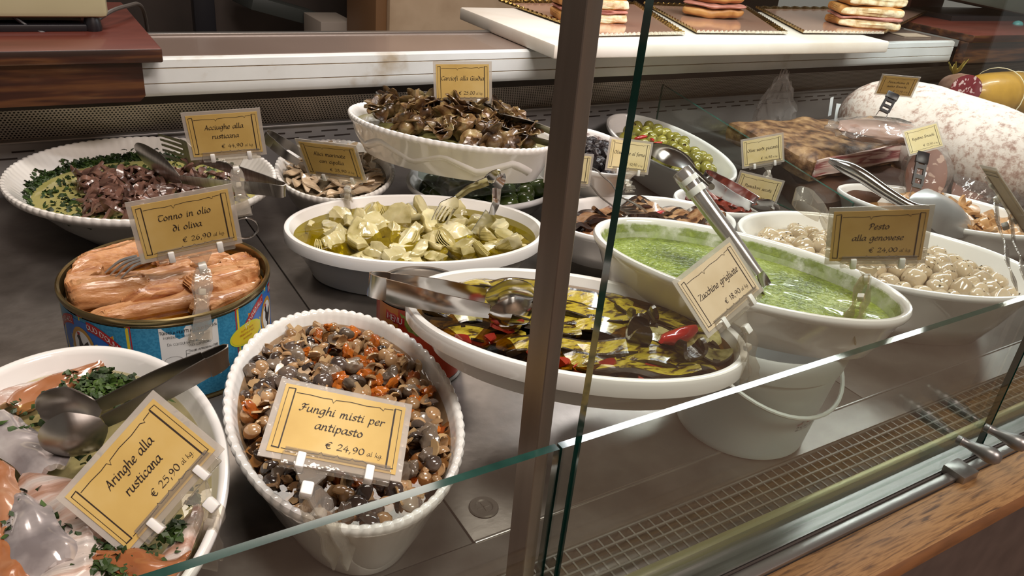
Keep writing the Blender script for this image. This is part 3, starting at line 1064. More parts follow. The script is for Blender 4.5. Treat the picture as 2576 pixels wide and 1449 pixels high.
def cylshape(mb, c, r, uc, vc, pts):
    """flat outline (metres, around uc degrees / vc) wrapped on the cylinder, as a fan of rings"""
    def w_(x, y):
        t = R(uc) + x / r
        return V((c[0] + r * math.cos(t), c[1] + r * math.sin(t), vc + y))
    n = len(pts)
    rings = [[mb.v(w_(x * f_, y * f_)) for x, y in pts] for f_ in (1, .66, .33)]
    for a, b in zip(rings, rings[1:]):
        for k in range(n):
            mb.f((a[k], a[(k + 1) % n], b[(k + 1) % n], b[k]))
    cv = mb.v(w_(0, 0))
    for k in range(n):
        mb.f((rings[-1][k], rings[-1][(k + 1) % n], cv))


def ell(a, b, n=28):
    return [(a * math.cos(2 * PI * k / n), b * math.sin(2 * PI * k / n)) for k in range(n)]


def rect(a, b):
    return [(-a, -b), (0, -b), (a, -b), (a, 0), (a, b), (0, b), (-a, b), (-a, 0)]


m = MB(); cylpatch(m, c3, .1022, -190, 10, .006, .0905, 80)
m.build('blue_label', pm('blue_tin_paint', [(.44, '2f7fa8'), (.56, '3d90b8')], scale=420, rough=.3, coat=.2), tin)
PC = {k_: pm('tin_print_' + k_, v_, rough=.32, coat=.2) for k_, v_ in dict(red='b02a2c', yellow='e0c832', blue='2f6fc4', gold='c08f3a', white='e6e6e4', black='221a1a', lime='cfd23a', navy='1f3f8c').items()}
for uc, flip in ((-150.5, 0), (-31, 0)):
    em = MB(); cylshape(em, c3, .1023, uc, .052, rect(.0565, .041)); e_ = em.build('emblem_panel', PC['red'], tin)
    em = MB(); cylshape(em, c3, .1024, uc, .052, rect(.0545, .039)); em.build('panel_field', PC['yellow'], tin)
    em = MB(); cylshape(em, c3, .1025, uc, .056, ell(.050, .031, 40)); em.build('panel_oval', PC['blue'], tin)
    # red ribbon bow: two arched bands
    em = MB()
    for sgn in (-1, 1):
        rows = []
        for k in range(13):
            t = k / 12
            x = sgn * (.010 + .036 * t)
            y = .084 - .018 * t * t - .002 * t
            rows.append([(x, y - .0052), (x, y + .0052)])
        em.grid([[V((c3[0] + .1026 * math.cos(R(uc) + x / .1026), c3[1] + .1026 * math.sin(R(uc) + x / .1026), y)) for x, y in [r_[j] for r_ in rows]] for j in (0, 1)])
    em.build('ribbon', PC['red'], tin)
    tm = MB()
    for txt, sgn in (("TONNO ALL'", -1), ("OLIO D'OLIVA", 1)):
        def rib(x, y, sgn=sgn, uc=uc):
            xx = x
            t = (abs(xx) - .010) / .036
            yy = .084 - .018 * t * t - .002 * t + y
            return V((c3[0] + .1028 * math.cos(R(uc) + xx / .1028), c3[1] + .1028 * math.sin(R(uc) + xx / .1028), yy))
        write(tm, txt, sgn * .0285, -.0027, .0035, rib, 'c', slant=0, nib=.8, thin=.75, font=SANS)
    tm.build('ribbon_lettering', PC['white'], tin)
    em = MB(); cylshape(em, c3, .1027, uc, .058, ell(.0165, .0215, 32)); em.build('medallion_frame', PC['gold'], tin)
    em = MB(); cylshape(em, c3, .1028, uc, .058, ell(.0125, .0170, 32)); em.build('medallion', PC['white'], tin)
    em = MB()
    rooster = [(-.0075, .009), (-.005, .0125), (-.002, .0115), (-.0015, .007), (.001, .002), (.004, .001), (.0055, .006), (.0085, .008), (.0095, .003), (.008, -.003), (.005, -.006), (.0025, -.008), (.002, -.0125), (.004, -.0135), (-.002, -.0135), (-.0005, -.0125), (-.0005, -.008), (-.004, -.006), (-.006, -.001), (-.005, .005), (-.006, .0075)]
    cylshape(em, c3, .1029, uc, .058, rooster)
    em.build('rooster', PC['black'], tin)
    em = MB()
    cylshape(em, c3, .10295, uc - 2.5, .0707, [(-.002, 0), (-.001, .003), (.0005, .0015), (.002, .0035), (.003, 0), (.001, -.001)])
    em.build('rooster_comb', PC['red'], tin)
# lime oval, white ingredients panel
m = MB(); cylshape(m, c3, .10265, -54.5, .058, ell(.0235, .0125, 30)); m.build('lime_badge', PC['lime'], tin)
m = MB(); cylshape(m, c3, .1027, -54.5, .058, ell(.0215, .0108, 30)); m.build('lime_badge_field', PC['yellow'], tin)


def tinmap(uc, vc, k=.1030):
    return lambda x, y: V((c3[0] + k * math.cos(R(uc) + x / k), c3[1] + k * math.sin(R(uc) + x / k), vc + y))


m = MB()
f_ = tinmap(-54.5, .058)
for k, t in enumerate(('FILETTI DI TONNO', 'PRODOTTO IN ITALIA', 'OLIO D\'OLIVA')):
    write(m, t, 0, .0045 - k * .0045, .0013, f_, 'c', slant=0, nib=.7, thin=.7, font=SANS)
m.build('badge_lettering', PC['red'], tin)
m = MB(); cylshape(m, c3, .1025, -89.5, .058, rect(.0275, .032)); m.build('white_information_panel', PC['white'], tin)
m = MB()
f_ = tinmap(-89.5, .058)
write(m, "TONNO A FILETTI ALL'OLIO D'OLIVA", 0, .0255, .0019, f_, 'c', slant=0, nib=.9, thin=.9, font=SANS)
write(m, 'INGREDIENTI: TONNO', -.024, .0205, .0015, f_, 'l', slant=0, nib=.6, thin=.6, font=SANS)
write(m, 'DA CONSUMARSI', -.021, .0125, .0018, f_, 'l', slant=0, nib=.5, thin=.5, font=SANS)
write(m, 'VEDI COPERCHIO', -.002, .009, .0016, f_, 'l', slant=0, nib=.5, thin=.5, font=SANS)
write(m, 'VALORI NUTRIZIONALI MEDI', .012, .0028, .0013, f_, 'c', slant=0, nib=.8, thin=.8, font=SANS)
for a_, b_ in (((-.005, .005), (.026, .005)), ((-.005, .005), (-.005, -.02)), ((.026, .005), (.026, -.02)), ((-.005, .001), (.026, .001))):
    pen(m, [a_, b_], .0003, .0003, f_)
for k in range(5):
    pen(m, [(-.003, -.003 - k * .0034), (.012 - (k % 2) * .004, -.003 - k * .0034)], .0005, .0005, f_)
    pen(m, [(.017, -.003 - k * .0034), (.024, -.003 - k * .0034)], .0005, .0005, f_)
pen(m, [(-.0165 + .0085 * math.cos(t * .262), -.005 + .005 * math.sin(t * .262)) for t in range(25)], .0003, .0003, f_)
pen(m, [(-.010 + .004 * math.cos(t * .262), -.0165 + .0045 * math.sin(t * .262)) for t in range(25)], .0008, .0008, f_)
pen(m, [(-.020, -.0145), (-.016, -.019), (-.0225, -.0185), (-.020, -.0145)], .0008, .0008, f_)
m.build('information_lettering', PC['black'], tin)

# ------------------------------------------------------------------ small red tin under the courgettes
MC = (.338, .686, 0)
mt = thing('menu_tin', MC, 'small tin with orange MENU label propping up the courgette dish', 'tin')
m = MB()
vs = m.lathe([(.046, .0015), (.0485, 0), (.0495, .003), (.0475, .005), (.0475, .0965), (.0495, .099), (.0495, .1018), (.046, .1018), (.045, .100)], MC, 64)
m.f(vs[0]); m.f(vs[-1])
m.build('tin_body', M['dull_steel'], mt)
m = MB(); cylpatch(m, MC, .0480, -200, 0, .007, .0957, 50); m.build('orange_label', pm('orange_red_label', [(.3, 'b5361a'), (.7, 'c8491f')], scale=3, rough=.35, coat=.2), mt)
m = MB(); cylpatch(m, MC, .0481, -180, -145, .070, .0957, 10); m.build('ochre_band', pm('ochre_label', 'c2772c', rough=.35), mt)
m = MB(); cylshape(m, MC, .0482, -112, .080, [(-.026, .012), (.0, .012), (.026, .012), (.026, -.010), (.012, -.014), (-.006, -.013), (-.016, -.008), (-.022, .002)])
m.build('salad_picture', pm('green_salad_picture', [(.3, '5d6d2a'), (.5, '8d9a45'), (.7, '6f7f35')], scale=130, rough=.35), mt)
m = MB(); cylshape(m, MC, .0483, -150, .083, [(-.012, -.004), (0, -.0055), (.012, -.007), (.012, .0035), (0, .0055), (-.012, .007)]); m.build('red_banner', PC['red'], mt)
m = MB()
f_ = lambda x, y: V((MC[0] + .0485 * math.cos(R(-150) + x / .0485), MC[1] + .0485 * math.sin(R(-150) + x / .0485), .081 - x * .12 + y))
write(m, 'MENU', 0, -.001, .0042, f_, 'c', slant=0, nib=.75, thin=.6, font=SANS)
m.build('banner_lettering', PC['white'], mt)
# ------------------------------------------------------------------ price cards
def card(c, right, up, s, lines, price, label, clip, **kw):
    return price_card(c, right, up, lines, price, label, clip, s=s, **kw)


card((0.2153, 1.0171, 0.1804), (.962, -.258, .089), (-.129, -.140, .982), .94, ('Acciughe alla', 'rusticana'), ('€ 44,90', 'al kg.'),
     'yellow price card reading Acciughe alla rusticana, above the anchovy dish', V((0.2253, 0.9907, 0.0850)), joint_x=.006)
card((0.1144, 0.7347, 0.1857), (.992, -.053, .111), (-.115, -.082, .99), .93, ('Tonno in olio', 'di oliva'), ('€ 26,90', 'al kg.'),
     'yellow price card reading Tonno in olio di oliva, clipped to the tuna tin', V((0.1131, 0.7090, 0.0820)), joint_x=.006)
card((0.3543, 1.0174, 0.1326), (.661, -.747, .070), (-.334, -.209, .919), .93, ('Alici marinate', 'con cipolla'), ('€ 38,90', 'al kg.'),
     'pale yellow price card reading Alici marinate con cipolla', V((0.3792, 1.0259, 0.0580)), paper='paper', joint_x=.012)
card((0.5729, 1.0551, 0.2228), (.83, -.55, .10), (.089, .1, .98), .88, ('Carciofi alla Giudia',), ('€ 25,00', 'al kg.'),
     'yellow price card reading Carciofi alla Giudia, highest card at the back, clip stained', V((0.5447, 0.9872, 0.1280)), yoff=.002, joint_x=-.002)
card((0.1566, 0.4403, 0.1405), (.867, -.457, -.196), (.496, .828, .261), .985, ('Funghi misti per', 'antipasto'), ('€ 24,90', 'al kg.'),
     'large yellow price card reading Funghi misti per antipasto, front centre', V((0.1436, 0.4029, 0.0620)), joint_x=-.012)
card((0.0288, 0.4771, 0.1168), (.751, .156, .642), (-.548, .689, .474), .93, ('Aringhe alla', 'rusticana'), ('€ 25,90', 'al kg.'),
     'steeply tilted yellow price card reading Aringhe alla rusticana, bottom left', V((0.0603, 0.4497, 0.0500)), joint_x=.014)
card((0.4748, 0.4045, 0.2140), (.938, .200, .284), (-.346, .615, .709), .79, ('Zucchine grigliate',), ('€ 18,90', 'al kg.'),
     'tilted buff price card reading Zucchine grigliate, right of the post', V((0.5049, 0.3744, 0.1350)), paper='paper_buff', joint_x=.0, yoff=-.002)
card((0.6687, 0.3987, 0.2345), (.720, -.664, .201), (-.250, .022, .968), .90, ('Pesto', 'alla genovese'), ('€ 24,00', 'al kg.'),
     'tan price card reading Pesto alla genovese, clip stained', V((0.6118, 0.3610, 0.1650)), paper='paper_tan', joint_x=-.005)
card((0.7351, 0.8412, 0.1634), (.93, -.3, -.10), (.12, .2, .95), .68, ('Olive nere al forno',), ('€ 10,90', 'al kg.'),
     'pale price card reading Olive nere al forno, half behind the green glass edge', V((0.7285, 0.8197, 0.1200)), paper='paper_pale', joint_x=.004)
card((1.0973, 0.9098, 0.1190), (.85, -.45, .25), (-.10, .15, .97), .75, ('Olive verdi piccanti',), ('€ 14,90', 'al kg.'),
     'small pale price card reading Olive verdi piccanti, by the olive dish', V((1.0779, 0.8702, 0.0700)), paper='paper_pale', joint_x=.012)
card((1.3287, 0.7681, 0.1662), (.898, -.336, .286), (-.039, .585, .81), .665, ('Rigatino Bruschi',), ('€ 12,50', 'al kg.'),
     'small pale price card reading Rigatino Bruschi, on a black clip among the meats', None, paper='paper_pale', holder=False)
card((1.3772, 0.8771, 0.2293), (.751, -.659, .039), (-.322, -.315, .893), .665, ('Finocchiona di', 'suino Bruschi'), ('€ 17,50', 'al kg.'),
     'small price card on a black pronged clip stuck in the big mouldy salami', None, paper='paper', holder=False)
# cards partly hidden or seen from behind or edge-on
price_card(V((0.5991, 0.8000, 0.1714)), (.85, -.5, 0), (-.1, .1, .98), (), None, 'pale price card mostly hidden behind the brown post', None, s=.62, paper='paper_pale', holder=True)
price_card((0.8385, 0.3729, 0.2562), (0.3278, -0.6432, -0.6920), (-0.7871, -0.4665, 0.3580), (), None, 'price card seen edge-on at the far right side', V((0.8111, 0.3303, 0.2012)), s=.9, paper='paper_buff')
price_card(V((0.9862, 0.8095, 0.0950)), (.75, -.66, -.1), (-.38, .3, .85), ('Pomodori secchi',), ('€ 19,90', 'al kg.'), 'pale price card tipped over above the dried tomatoes', None, s=.72, paper='paper_pale')
mb = MB()
q = [V((1.5001, 0.9206, 0.0620)), V((1.5375, 0.8822, 0.0399)), V((1.5396, 0.8616, 0.0088)), V((1.4990, 0.8930, 0.0161))]
nrm = (q[1] - q[0]).cross(q[3] - q[0]).normalized() * .0012
vs0 = [mb.v(p) for p in q]; vs1 = [mb.v(p + nrm) for p in q]
mb.f(vs0); mb.f(vs1[::-1])
for k in range(4):
    mb.f((vs0[k], vs0[(k + 1) % 4], vs1[(k + 1) % 4], vs1[k]))
mb.alone('price_card', M['brown_card'], 'plain brown back of a card leaning among the meats', 'price card', 'price cards on clear clips', smooth=False)


def black_clip(p_top, p_bot, right, parent):
    d = (V(p_bot) - V(p_top))
    L = d.length
    d.normalize()
    ax = (V(right) - d * V(right).dot(d)).normalized()
    az = ax.cross(d)
    mb = MB()
    mb.obox(V(p_top) + d * L * .10, ax, d, az, .022, L * .26, .006, .0015)
    for s_ in (-1, 1):
        mb.obox(V(p_top) + d * L * .45 + ax * s_ * .0075, ax, d, az, .004, L * .5, .004)
    for t in (.3, .52, .72):
        mb.obox(V(p_top) + d * L * t, ax, d, az, .016, L * .09, .0042)
    mb.build('black_clip', M['black'], parent, 'black plastic clip')
    mb = MB()
    for s_ in (-1, 1):
        mb.tube([V(p_top) + d * L * .68 + ax * s_ * .0075, V(p_bot) + ax * s_ * .009], .0007, 6)
    mb.build('prong', M['polished'], parent, 'steel prongs')


# ------------------------------------------------------------------ tongs, spoons, ladle, fork
def sheet(mb, fn, nu, nv, th):
    g = [[V(fn(i / nu, j / nv)) for j in range(nv + 1)] for i in range(nu + 1)]
    nr = []
    for i in range(nu + 1):
        row = []
        for j in range(nv + 1):
            du = g[min(i + 1, nu)][j] - g[max(i - 1, 0)][j]
            dv = g[i][min(j + 1, nv)] - g[i][max(j - 1, 0)]
            n_ = du.cross(dv)
            row.append(n_.normalized() if n_.length > 1e-12 else V((0, 0, 1)))
        nr.append(row)
    T = [[mb.v(g[i][j] + nr[i][j] * th / 2) for j in range(nv + 1)] for i in range(nu + 1)]
    B = [[mb.v(g[i][j] - nr[i][j] * th / 2) for j in range(nv + 1)] for i in range(nu + 1)]
    for i in range(nu):
        for j in range(nv):
            mb.f((T[i][j], T[i + 1][j], T[i + 1][j + 1], T[i][j + 1]))
            mb.f((B[i][j], B[i][j + 1], B[i + 1][j + 1], B[i + 1][j]))
    for i in range(nu):
        for j in (0, nv):
            mb.f((T[i][j], T[i + 1][j], B[i + 1][j], B[i][j]))
    for j in range(nv):
        for i in (0, nu):
            mb.f((T[i][j], T[i][j + 1], B[i][j + 1], B[i][j]))
    return T, B


def head(root, kind, p0, p1, wdir, nrm, W, depth, mat, name=None):
    """end of a tong arm from p0 to p1; nrm = hollow side"""
    p0, p1 = V(p0), V(p1)
    d = p1 - p0
    L = d.length
    d.normalize()
    wdir = (wdir - d * wdir.dot(d)).normalized()
    nrm = wdir.cross(d) if wdir.cross(d).dot(nrm) > 0 else d.cross(wdir)
    mb = MB()
    if kind in ('spoon', 'slot'):
        def half(s):
            return W / 2 * (.22 + .78 * min(1, (s / .35)) ** .8 if s < .35 else math.sqrt(max(0.02, 1 - ((s - .35) / .66) ** 2.6)))

        def fn(s, t):
            t = t * 2 - 1
            return p0 + d * (L * s) + wdir * (half(s) * t) - nrm * (depth * (1 - t * t) * math.sin(PI * min(1, s * .95 + .02)))
        if kind == 'spoon':
            sheet(mb, fn, 16, 10, .0009)
        else:
            sheet(mb, lambda s, t: fn(s, t * .36), 16, 4, .0009)
            sheet(mb, lambda s, t: fn(s, 1 - t * .36), 16, 4, .0009)
            sheet(mb, lambda s, t: fn(s * .38, .36 + t * .28), 5, 3, .0009)
            sheet(mb, lambda s, t: fn(.86 + s * .14, .36 + t * .28), 4, 3, .0009)
        nm = name or ('spoon_head' if kind == 'spoon' else 'slotted_head')
    elif kind == 'fork':
        nt_ = 5

        def half(s):
            return W / 2 * min(1, .25 + s * 2.4)

        def fn(s, t):
            t = t * 2 - 1
            return p0 + d * (L * s * (1 - .12 * s)) + wdir * (half(s) * t) + nrm * (depth * 1.5 * s * s - depth * .5 * (1 - t * t) * s)
        sheet(mb, lambda s, t: fn(s * .45, t), 7, 10, .001)
        for k in range(nt_):
            a = k / nt_ + .04
            sheet(mb, lambda s, t, a=a: fn(.44 + .56 * s, a + t * (.13 - .05 * s) + .02 * s), 8, 2, .0011)
        nm = name or 'fork_head'
    else:
        def fn(s, t):
            t = t * 2 - 1
            return p0 + d * (L * s) + wdir * (W / 2 * (1 - .3 * s) * t)
        sheet(mb, fn, 6, 4, .001)
        nm = name or 'flat_tip'
    return mb.build(nm, mat, root)


def ribbonw(mb, pts, ws, wdir, th, bow=0):
    rows = []
    n = len(pts)
    for i, p in enumerate(pts):
        t = (pts[min(i + 1, n - 1)] - pts[max(i - 1, 0)]).normalized()
        s = (wdir - t * wdir.dot(t)).normalized()
        nn = s.cross(t)
        w2 = ws[i] / 2
        rows.append([p + s * (w2 * k) + nn * (th / 2 - bow * w2 * k * k) for k in (-1, -.5, 0, .5, 1)] + [p + s * (w2 * k) - nn * (th / 2 + bow * w2 * k * k) for k in (1, .5, 0, -.5, -1)])
    vs = mb.grid(rows, closeu=True)
    mb.f(vs[0][::-1]); mb.f(vs[-1])


def tongs(label, bend, a1, a2, t1, t2, k1='spoon', k2='spoon', w=.018, w_tip=.010, hw=.034, depth=.006, mat='steel', rU=.007, nm='serving_tongs', wd=None, th=.0011, turn=0):
    bend, a1, a2, t1, t2 = (V(p) for p in (bend, a1, a2, t1, t2))
    zmin = min(p.z for p in (t1, t2))
    base = (t1 + t2) / 2
    root = thing(nm, (base.x, base.y, zmin), label, 'tongs', 'serving tongs')
    mid = (a1 + a2) / 2
    axis = (mid - bend).normalized()
    sep = (a1 - a2)
    sep = (sep - axis * sep.dot(axis)).normalized()
    wdir = axis.cross(sep).normalized() if wd is None else V(wd).normalized()
    if turn:
        wdir = Matrix.Rotation(turn, 3, axis) @ wdir
    for a, t, k, sg in ((a1, t1, k1, 1), (a2, t2, k2, -1)):
        m0 = bend + axis * .012 + sep * (sg * rU * 1.25)
        mm = (m0 + a) / 2 + sep * (sg * .003)
        pts = smoothpath([m0, m0 * .6 + mm * .4, mm, a * .75 + mm * .25, a], 5)
        mb = MB()
        ws = lerp_list([w, w, w * .85, w_tip * 1.1, w_tip], len(pts))
        ribbonw(mb, pts, ws, wdir, th, .10)
        mb.build('arm', M[mat], root)
        head(root, k, a, t, wdir, sep * (-sg), hw, depth, M[mat])
    mb = MB()
    pts = []
    for k in range(13):
        t = PI * k / 12
        pts.append(bend + axis * (.012 - .018 * math.sin(t)) + sep * (rU * 1.25 * math.cos(t)))
    ribbonw(mb, pts, [w] * 13, wdir, th)
    mb.build('spring_bend', M[mat], root)
    return root


UPR = (.06, -.10, 1)
tongs('steel tongs with spoon heads lying across the courgette dish left of the post', V((0.2443, 0.5895, 0.1680)), V((0.3310, 0.5411, 0.1650)), V((0.3199, 0.5140, 0.1650)), V((0.3794, 0.5331, 0.1580)), V((0.3639, 0.5074, 0.1520)), 'spoon', 'slot', w=.023, w_tip=.014, hw=.036, depth=.009, mat='polished', wd=UPR, rU=.005)
tongs('dark steel tongs lying over the herring dish, bend beside the blue tin', V((0.1071, 0.5856, 0.1260)), V((0.0134, 0.5870, 0.1040)), V((0.0142, 0.5643, 0.1040)), V((-0.0291, 0.6132, 0.0920)), V((-0.0284, 0.5780, 0.0840)), 'spoon', 'spoon', w=.021, w_tip=.013, hw=.044, depth=.012, mat='dull_steel', wd=UPR, rU=.004)
tongs('steel fork tongs standing in the artichoke hearts', V((0.5343, 0.8687, 0.1420)), V((0.4835, 0.8882, 0.1120)), V((0.5244, 0.8608, 0.0920)), V((0.4688, 0.9175, 0.0720)), V((0.5013, 0.8601, 0.0660)), 'fork', 'flat', w=.018, w_tip=.011, hw=.030, depth=.008, mat='polished', rU=.006, turn=.85)
tongs('worn steel tongs with fork head lying on the anchovies', V((0.2706, 0.9705, 0.1160)), V((0.2078, 1.1389, 0.1060)), V((0.1680, 1.0864, 0.1000)), V((0.1730, 1.2647, 0.0980)), V((0.1357, 1.2616, 0.0920)), 'fork', 'spoon', w=.019, w_tip=.012, hw=.040, depth=.006, mat='steel', wd=(0, -.3, 1), rU=.005)
tongs('steel fork tongs resting on the aubergine slices', V((0.6691, 0.8444, 0.1450)), V((0.6992, 0.8048, 0.1180)), V((0.6922, 0.8060, 0.1040)), V((0.7639, 0.7949, 0.0920)), V((0.7335, 0.7980, 0.0860)), 'fork', 'fork', w=.015, w_tip=.012, hw=.034, depth=.008, mat='steel', rU=.008)
tongs('brownish steel tongs among the fried artichokes', V((0.6722, 0.9117, 0.1680)), V((0.6121, 0.9992, 0.1850)), V((0.6010, 0.9921, 0.1720)), V((0.6031, 1.0651, 0.1860)), V((0.5850, 1.0500, 0.1700)), 'slot', 'slot', w=.020, w_tip=.016, hw=.030, depth=.005, mat='dull_steel')
tongs('dark steel tongs standing in the marinated anchovy dish', V((0.3194, 1.2073, 0.1120)), V((0.3721, 1.1907, 0.0820)), V((0.3557, 1.1716, 0.0780)), V((0.4062, 1.1737, 0.0580)), V((0.3900, 1.1686, 0.0560)), 'spoon', 'spoon', w=.018, w_tip=.012, hw=.022, depth=.004, mat='dull_steel')
tongs('shiny steel tongs over the dried tomatoes', V((0.9109, 0.8521, 0.1080)), V((0.9642, 0.7864, 0.0880)), V((0.9429, 0.7775, 0.0840)), V((1.0109, 0.7778, 0.0700)), V((0.9874, 0.7647, 0.0700)), 'spoon', 'spoon', w=.024, w_tip=.016, hw=.020, depth=.004, mat='polished')
tongs('clear plastic tongs standing in the small onions', V((0.8925, 0.6596, 0.1520)), V((0.9452, 0.6418, 0.1180)), V((0.9378, 0.6518, 0.1180)), V((0.9841, 0.6339, 0.0850)), V((0.9718, 0.6382, 0.0850)), 'spoon', 'spoon', w=.022, w_tip=.016, hw=.018, depth=.003, mat='acrylic', rU=.010)

# spoon standing in the pesto
t_ = thing('pesto_spoon', V((0.5983, 0.4424, 0.1660)), 'long round handled steel spoon standing in the pesto', 'spoon')
h0, h1, h2 = V((0.5437, 0.5436, 0.2620)), V((0.5605, 0.4765, 0.2120)), V((0.5844, 0.4552, 0.1820))
mb = MB()
ps = [h0 + (h2 - h0) * k for k in (0, .01, .06, .10, .13, .30, .55, .8, 1)]
mb.tube(ps, [.006, .0098, .0105, .0098, .0092, .0085, .0082, .0074, .0062], 18)
mb.build('handle', pm('pale_satin_handle', [(.3, 'a9a3a2'), (.7, 'c2bcbb')], scale=60, rough=.22, metal=.7), t_)
for a_ in (.10, .20):
    mb = MB(); p = h0 + (h2 - h0) * a_; dd = (h2 - h0).normalized(); mb.tube([p - dd * .0035, p + dd * .0035], .0101, 18); mb.build('collar', M['white_plastic'], t_, 'white band on the handle')
head(t_, 'spoon', h2, V((0.6090, 0.4481, 0.1580)), V((.8, .5, 0)), V((0, 0, 1)), .03, .004, M['polished'], 'blade')
# spoon lying bowl-up on the green olives
t_ = thing('olive_spoon', V((0.9824, 1.0071, 0.0750)), 'shiny steel serving spoon upside down on the green olives', 'spoon')
head(t_, 'spoon', V((0.9628, 0.9353, 0.0900)), V((0.9612, 1.0525, 0.0980)), (V((1.0080, 1.0310, 0.0950)) - V((0.9444, 0.9875, 0.0850))).normalized(), V((0, 0, -1)), .060, .014, M['polished'], 'bowl')
mb = MB(); mb.tube(smoothpath([V((0.9628, 0.9353, 0.0900)), V((0.9271, 0.8819, 0.1000)), V((0.8674, 0.7967, 0.1180))], 4), .005, 10); mb.build('handle', M['polished'], t_)
# ladle in the oyster mushrooms
t_ = thing('ladle', V((1.3207, 0.6691, 0.0500)), 'polished steel ladle resting in the tan oyster mushrooms', 'ladle')
l0, l1 = V((1.0877, 0.7681, 0.1500)), V((1.1596, 0.6535, 0.1050))
mb = MB()
pts = smoothpath([l0, l0 * .65 + l1 * .35 + V((0, 0, .004)), l0 * .3 + l1 * .7, l1, V((1.1864, 0.6440, 0.1020))], 5)
mb.tube(pts, lerp_list([.004, .0115, .0105, .0095, .0085, .008, .007], len(pts)), 16)
mb.build('handle', M['polished'], t_)
head(t_, 'spoon', V((1.1631, 0.6584, 0.1080)), V((1.3310, 0.6423, 0.0580)), (V((1.2187, 0.6538, 0.0700)) - V((1.3349, 0.6930, 0.0900))).normalized(), V((-.3, .2, -1)), .080, .020, M['satin'], 'bowl')
# fork in the tuna
t_ = thing('fork', V((0.0497, 0.8111, 0.1060)), 'steel fork stuck in the tuna behind its card', 'fork')
mb = MB()
for k in range(4):
    o_ = V((.0040, -.0062, .0)) * (k - 1.5)
    p0, p1 = V((0.0800, 0.7995, 0.1260)) + o_ * .8, V((0.0510, 0.8085, 0.1070)) + o_
    mb.tube(smoothpath([p0, p0 * .5 + p1 * .5 + V((0, 0, .004)), p1], 4), lerp_list([.0017, .0017, .0008], 9), 8)
mb.build('tines', M['satin'], t_)
mb = MB(); mb.ribbon(smoothpath([V((0.0781, 0.7960, 0.1270)), V((0.0947, 0.7952, 0.1300)), V((0.1212, 0.7919, 0.1340))], 4), lerp_list([.024, .010, .008], 9), th=.0016); mb.build('handle', M['polished'], t_)
# wire loops beside the anchovy dish
t_ = thing('wire_loops', V((0.2442, 1.0905, 0.0000)), 'two small bent wire loops beside the anchovy dish', 'wire hook')
for (cx_, cy2, zz) in ((603, 516, .052), (616, 574, .040)):
    c_ = at(cx_, cy2, zz)
    mb = MB()
    pts = [c_ + V((.017 * math.cos(R(-150 + k * 13)), .004 * math.cos(R(k * 13)), .016 * math.sin(R(-150 + k * 13)))) for k in range(24)]
    mb.tube(pts, .0016, 8)
    mb.build('wire_loop', M['polished'], t_)
# ------------------------------------------------------------------ food
rnd = random.Random(7)
FM = {}
FM['parsley'] = pm('chopped_parsley', [(.35, '1a2a0e'), (.52, '2b4016'), (.68, '445c22')], scale=60, rough=.5, vary=.3)
FM['anchovy'] = pm('brown_anchovy', [(.25, '45302a'), (.5, '6c4e42'), (.75, '8a6656')], scale=60, rough=.28, coat=.4, vary=.25, bump=.2, bscale=150)
FM['alici'] = pm('pale_marinated_anchovy', [(.25, '8f7a60'), (.5, 'bda688'), (.8, 'd2c0a4')], scale=50, rough=.25, coat=.4, vary=.2, bump=.2, bscale=120)
FM['carciofo'] = pm('fried_artichoke', [(.32, '2e1e12'), (.45, '5a4026'), (.56, '7d6440'), (.68, '8f8058')], scale=55, rough=.32, coat=.4, vary=.3, bump=.6, bscale=70)
FM['heart'] = pm('pale_artichoke_heart', [(.34, '9d9156'), (.47, 'c0b684'), (.62, 'd0c79c')], scale=26, rough=.22, coat=.45, vary=.14, bump=.35, bscale=55, sss=.15)
FM['heart_leaf'] = pm('artichoke_leaf_layers', [(.3, 'a4954e'), (.5, 'c3b674'), (.7, 'b2a35e')], scale=10, stretch=(1, 1, 14), rough=.25, coat=.4, vary=.1, bump=.4, bscale=40)
FM['olive_green'] = pm('green_olive', [(.3, '6f6b28'), (.55, '8d8638'), (.8, 'a39b4c')], scale=22, rough=.22, coat=.5, vary=.25)
FM['olive_hole'] = pm('olive_core', '5a4a20', rough=.5)
FM['olive_big'] = pm('dark_green_olive', [(.3, '2c3a14'), (.55, '42511d'), (.8, '566428')], scale=20, rough=.2, coat=.6, vary=.3)
FM['olive_black'] = pm('black_wrinkled_olive', [(.3, '0c090a'), (.7, '1e1517')], scale=40, rough=.32, coat=.12, spec=.35, bump=.6, bscale=110, vary=.3)
FM['onion'] = pm('pickled_onion', [(.3, 'ad997a'), (.55, 'c4b295'), (.8, 'd2c3ab')], scale=20, rough=.16, coat=.6, sss=.4, vary=.08)
FM['oyster'] = pm('tan_oyster_mushroom', [(.25, '93693f'), (.5, 'b98c5c'), (.8, 'cda677')], scale=30, rough=.28, coat=.4, vary=.15, bump=.3, bscale=60)
FM['tomato'] = pm('dried_tomato', [(.3, '6e2216'), (.6, '9c3a26'), (.8, 'b65038')], scale=30, rough=.3, coat=.4, vary=.2, bump=.5, bscale=80)
FM['m_tan'] = pm('tan_mushroom', [(.25, '8a6844'), (.55, 'ae8a63'), (.8, 'c4a47e')], scale=24, rough=.2, coat=.5, vary=.25, bump=.15, bscale=60)
FM['m_dark'] = pm('dark_slick_mushroom', [(.35, '2a211d'), (.52, '463a34'), (.7, '6a5c52')], scale=22, rough=.16, coat=.7, vary=.3)
FM['m_grey'] = pm('grey_mushroom', [(.35, '5a4d42'), (.52, '7a6b5c'), (.7, '948878')], scale=22, rough=.2, coat=.6, vary=.2, bump=.2, bscale=60)
FM['m_orange'] = pm('orange_mushroom', [(.3, '8c4416'), (.55, 'b9641f'), (.8, 'cb7e34')], scale=24, rough=.2, coat=.6, vary=.2)
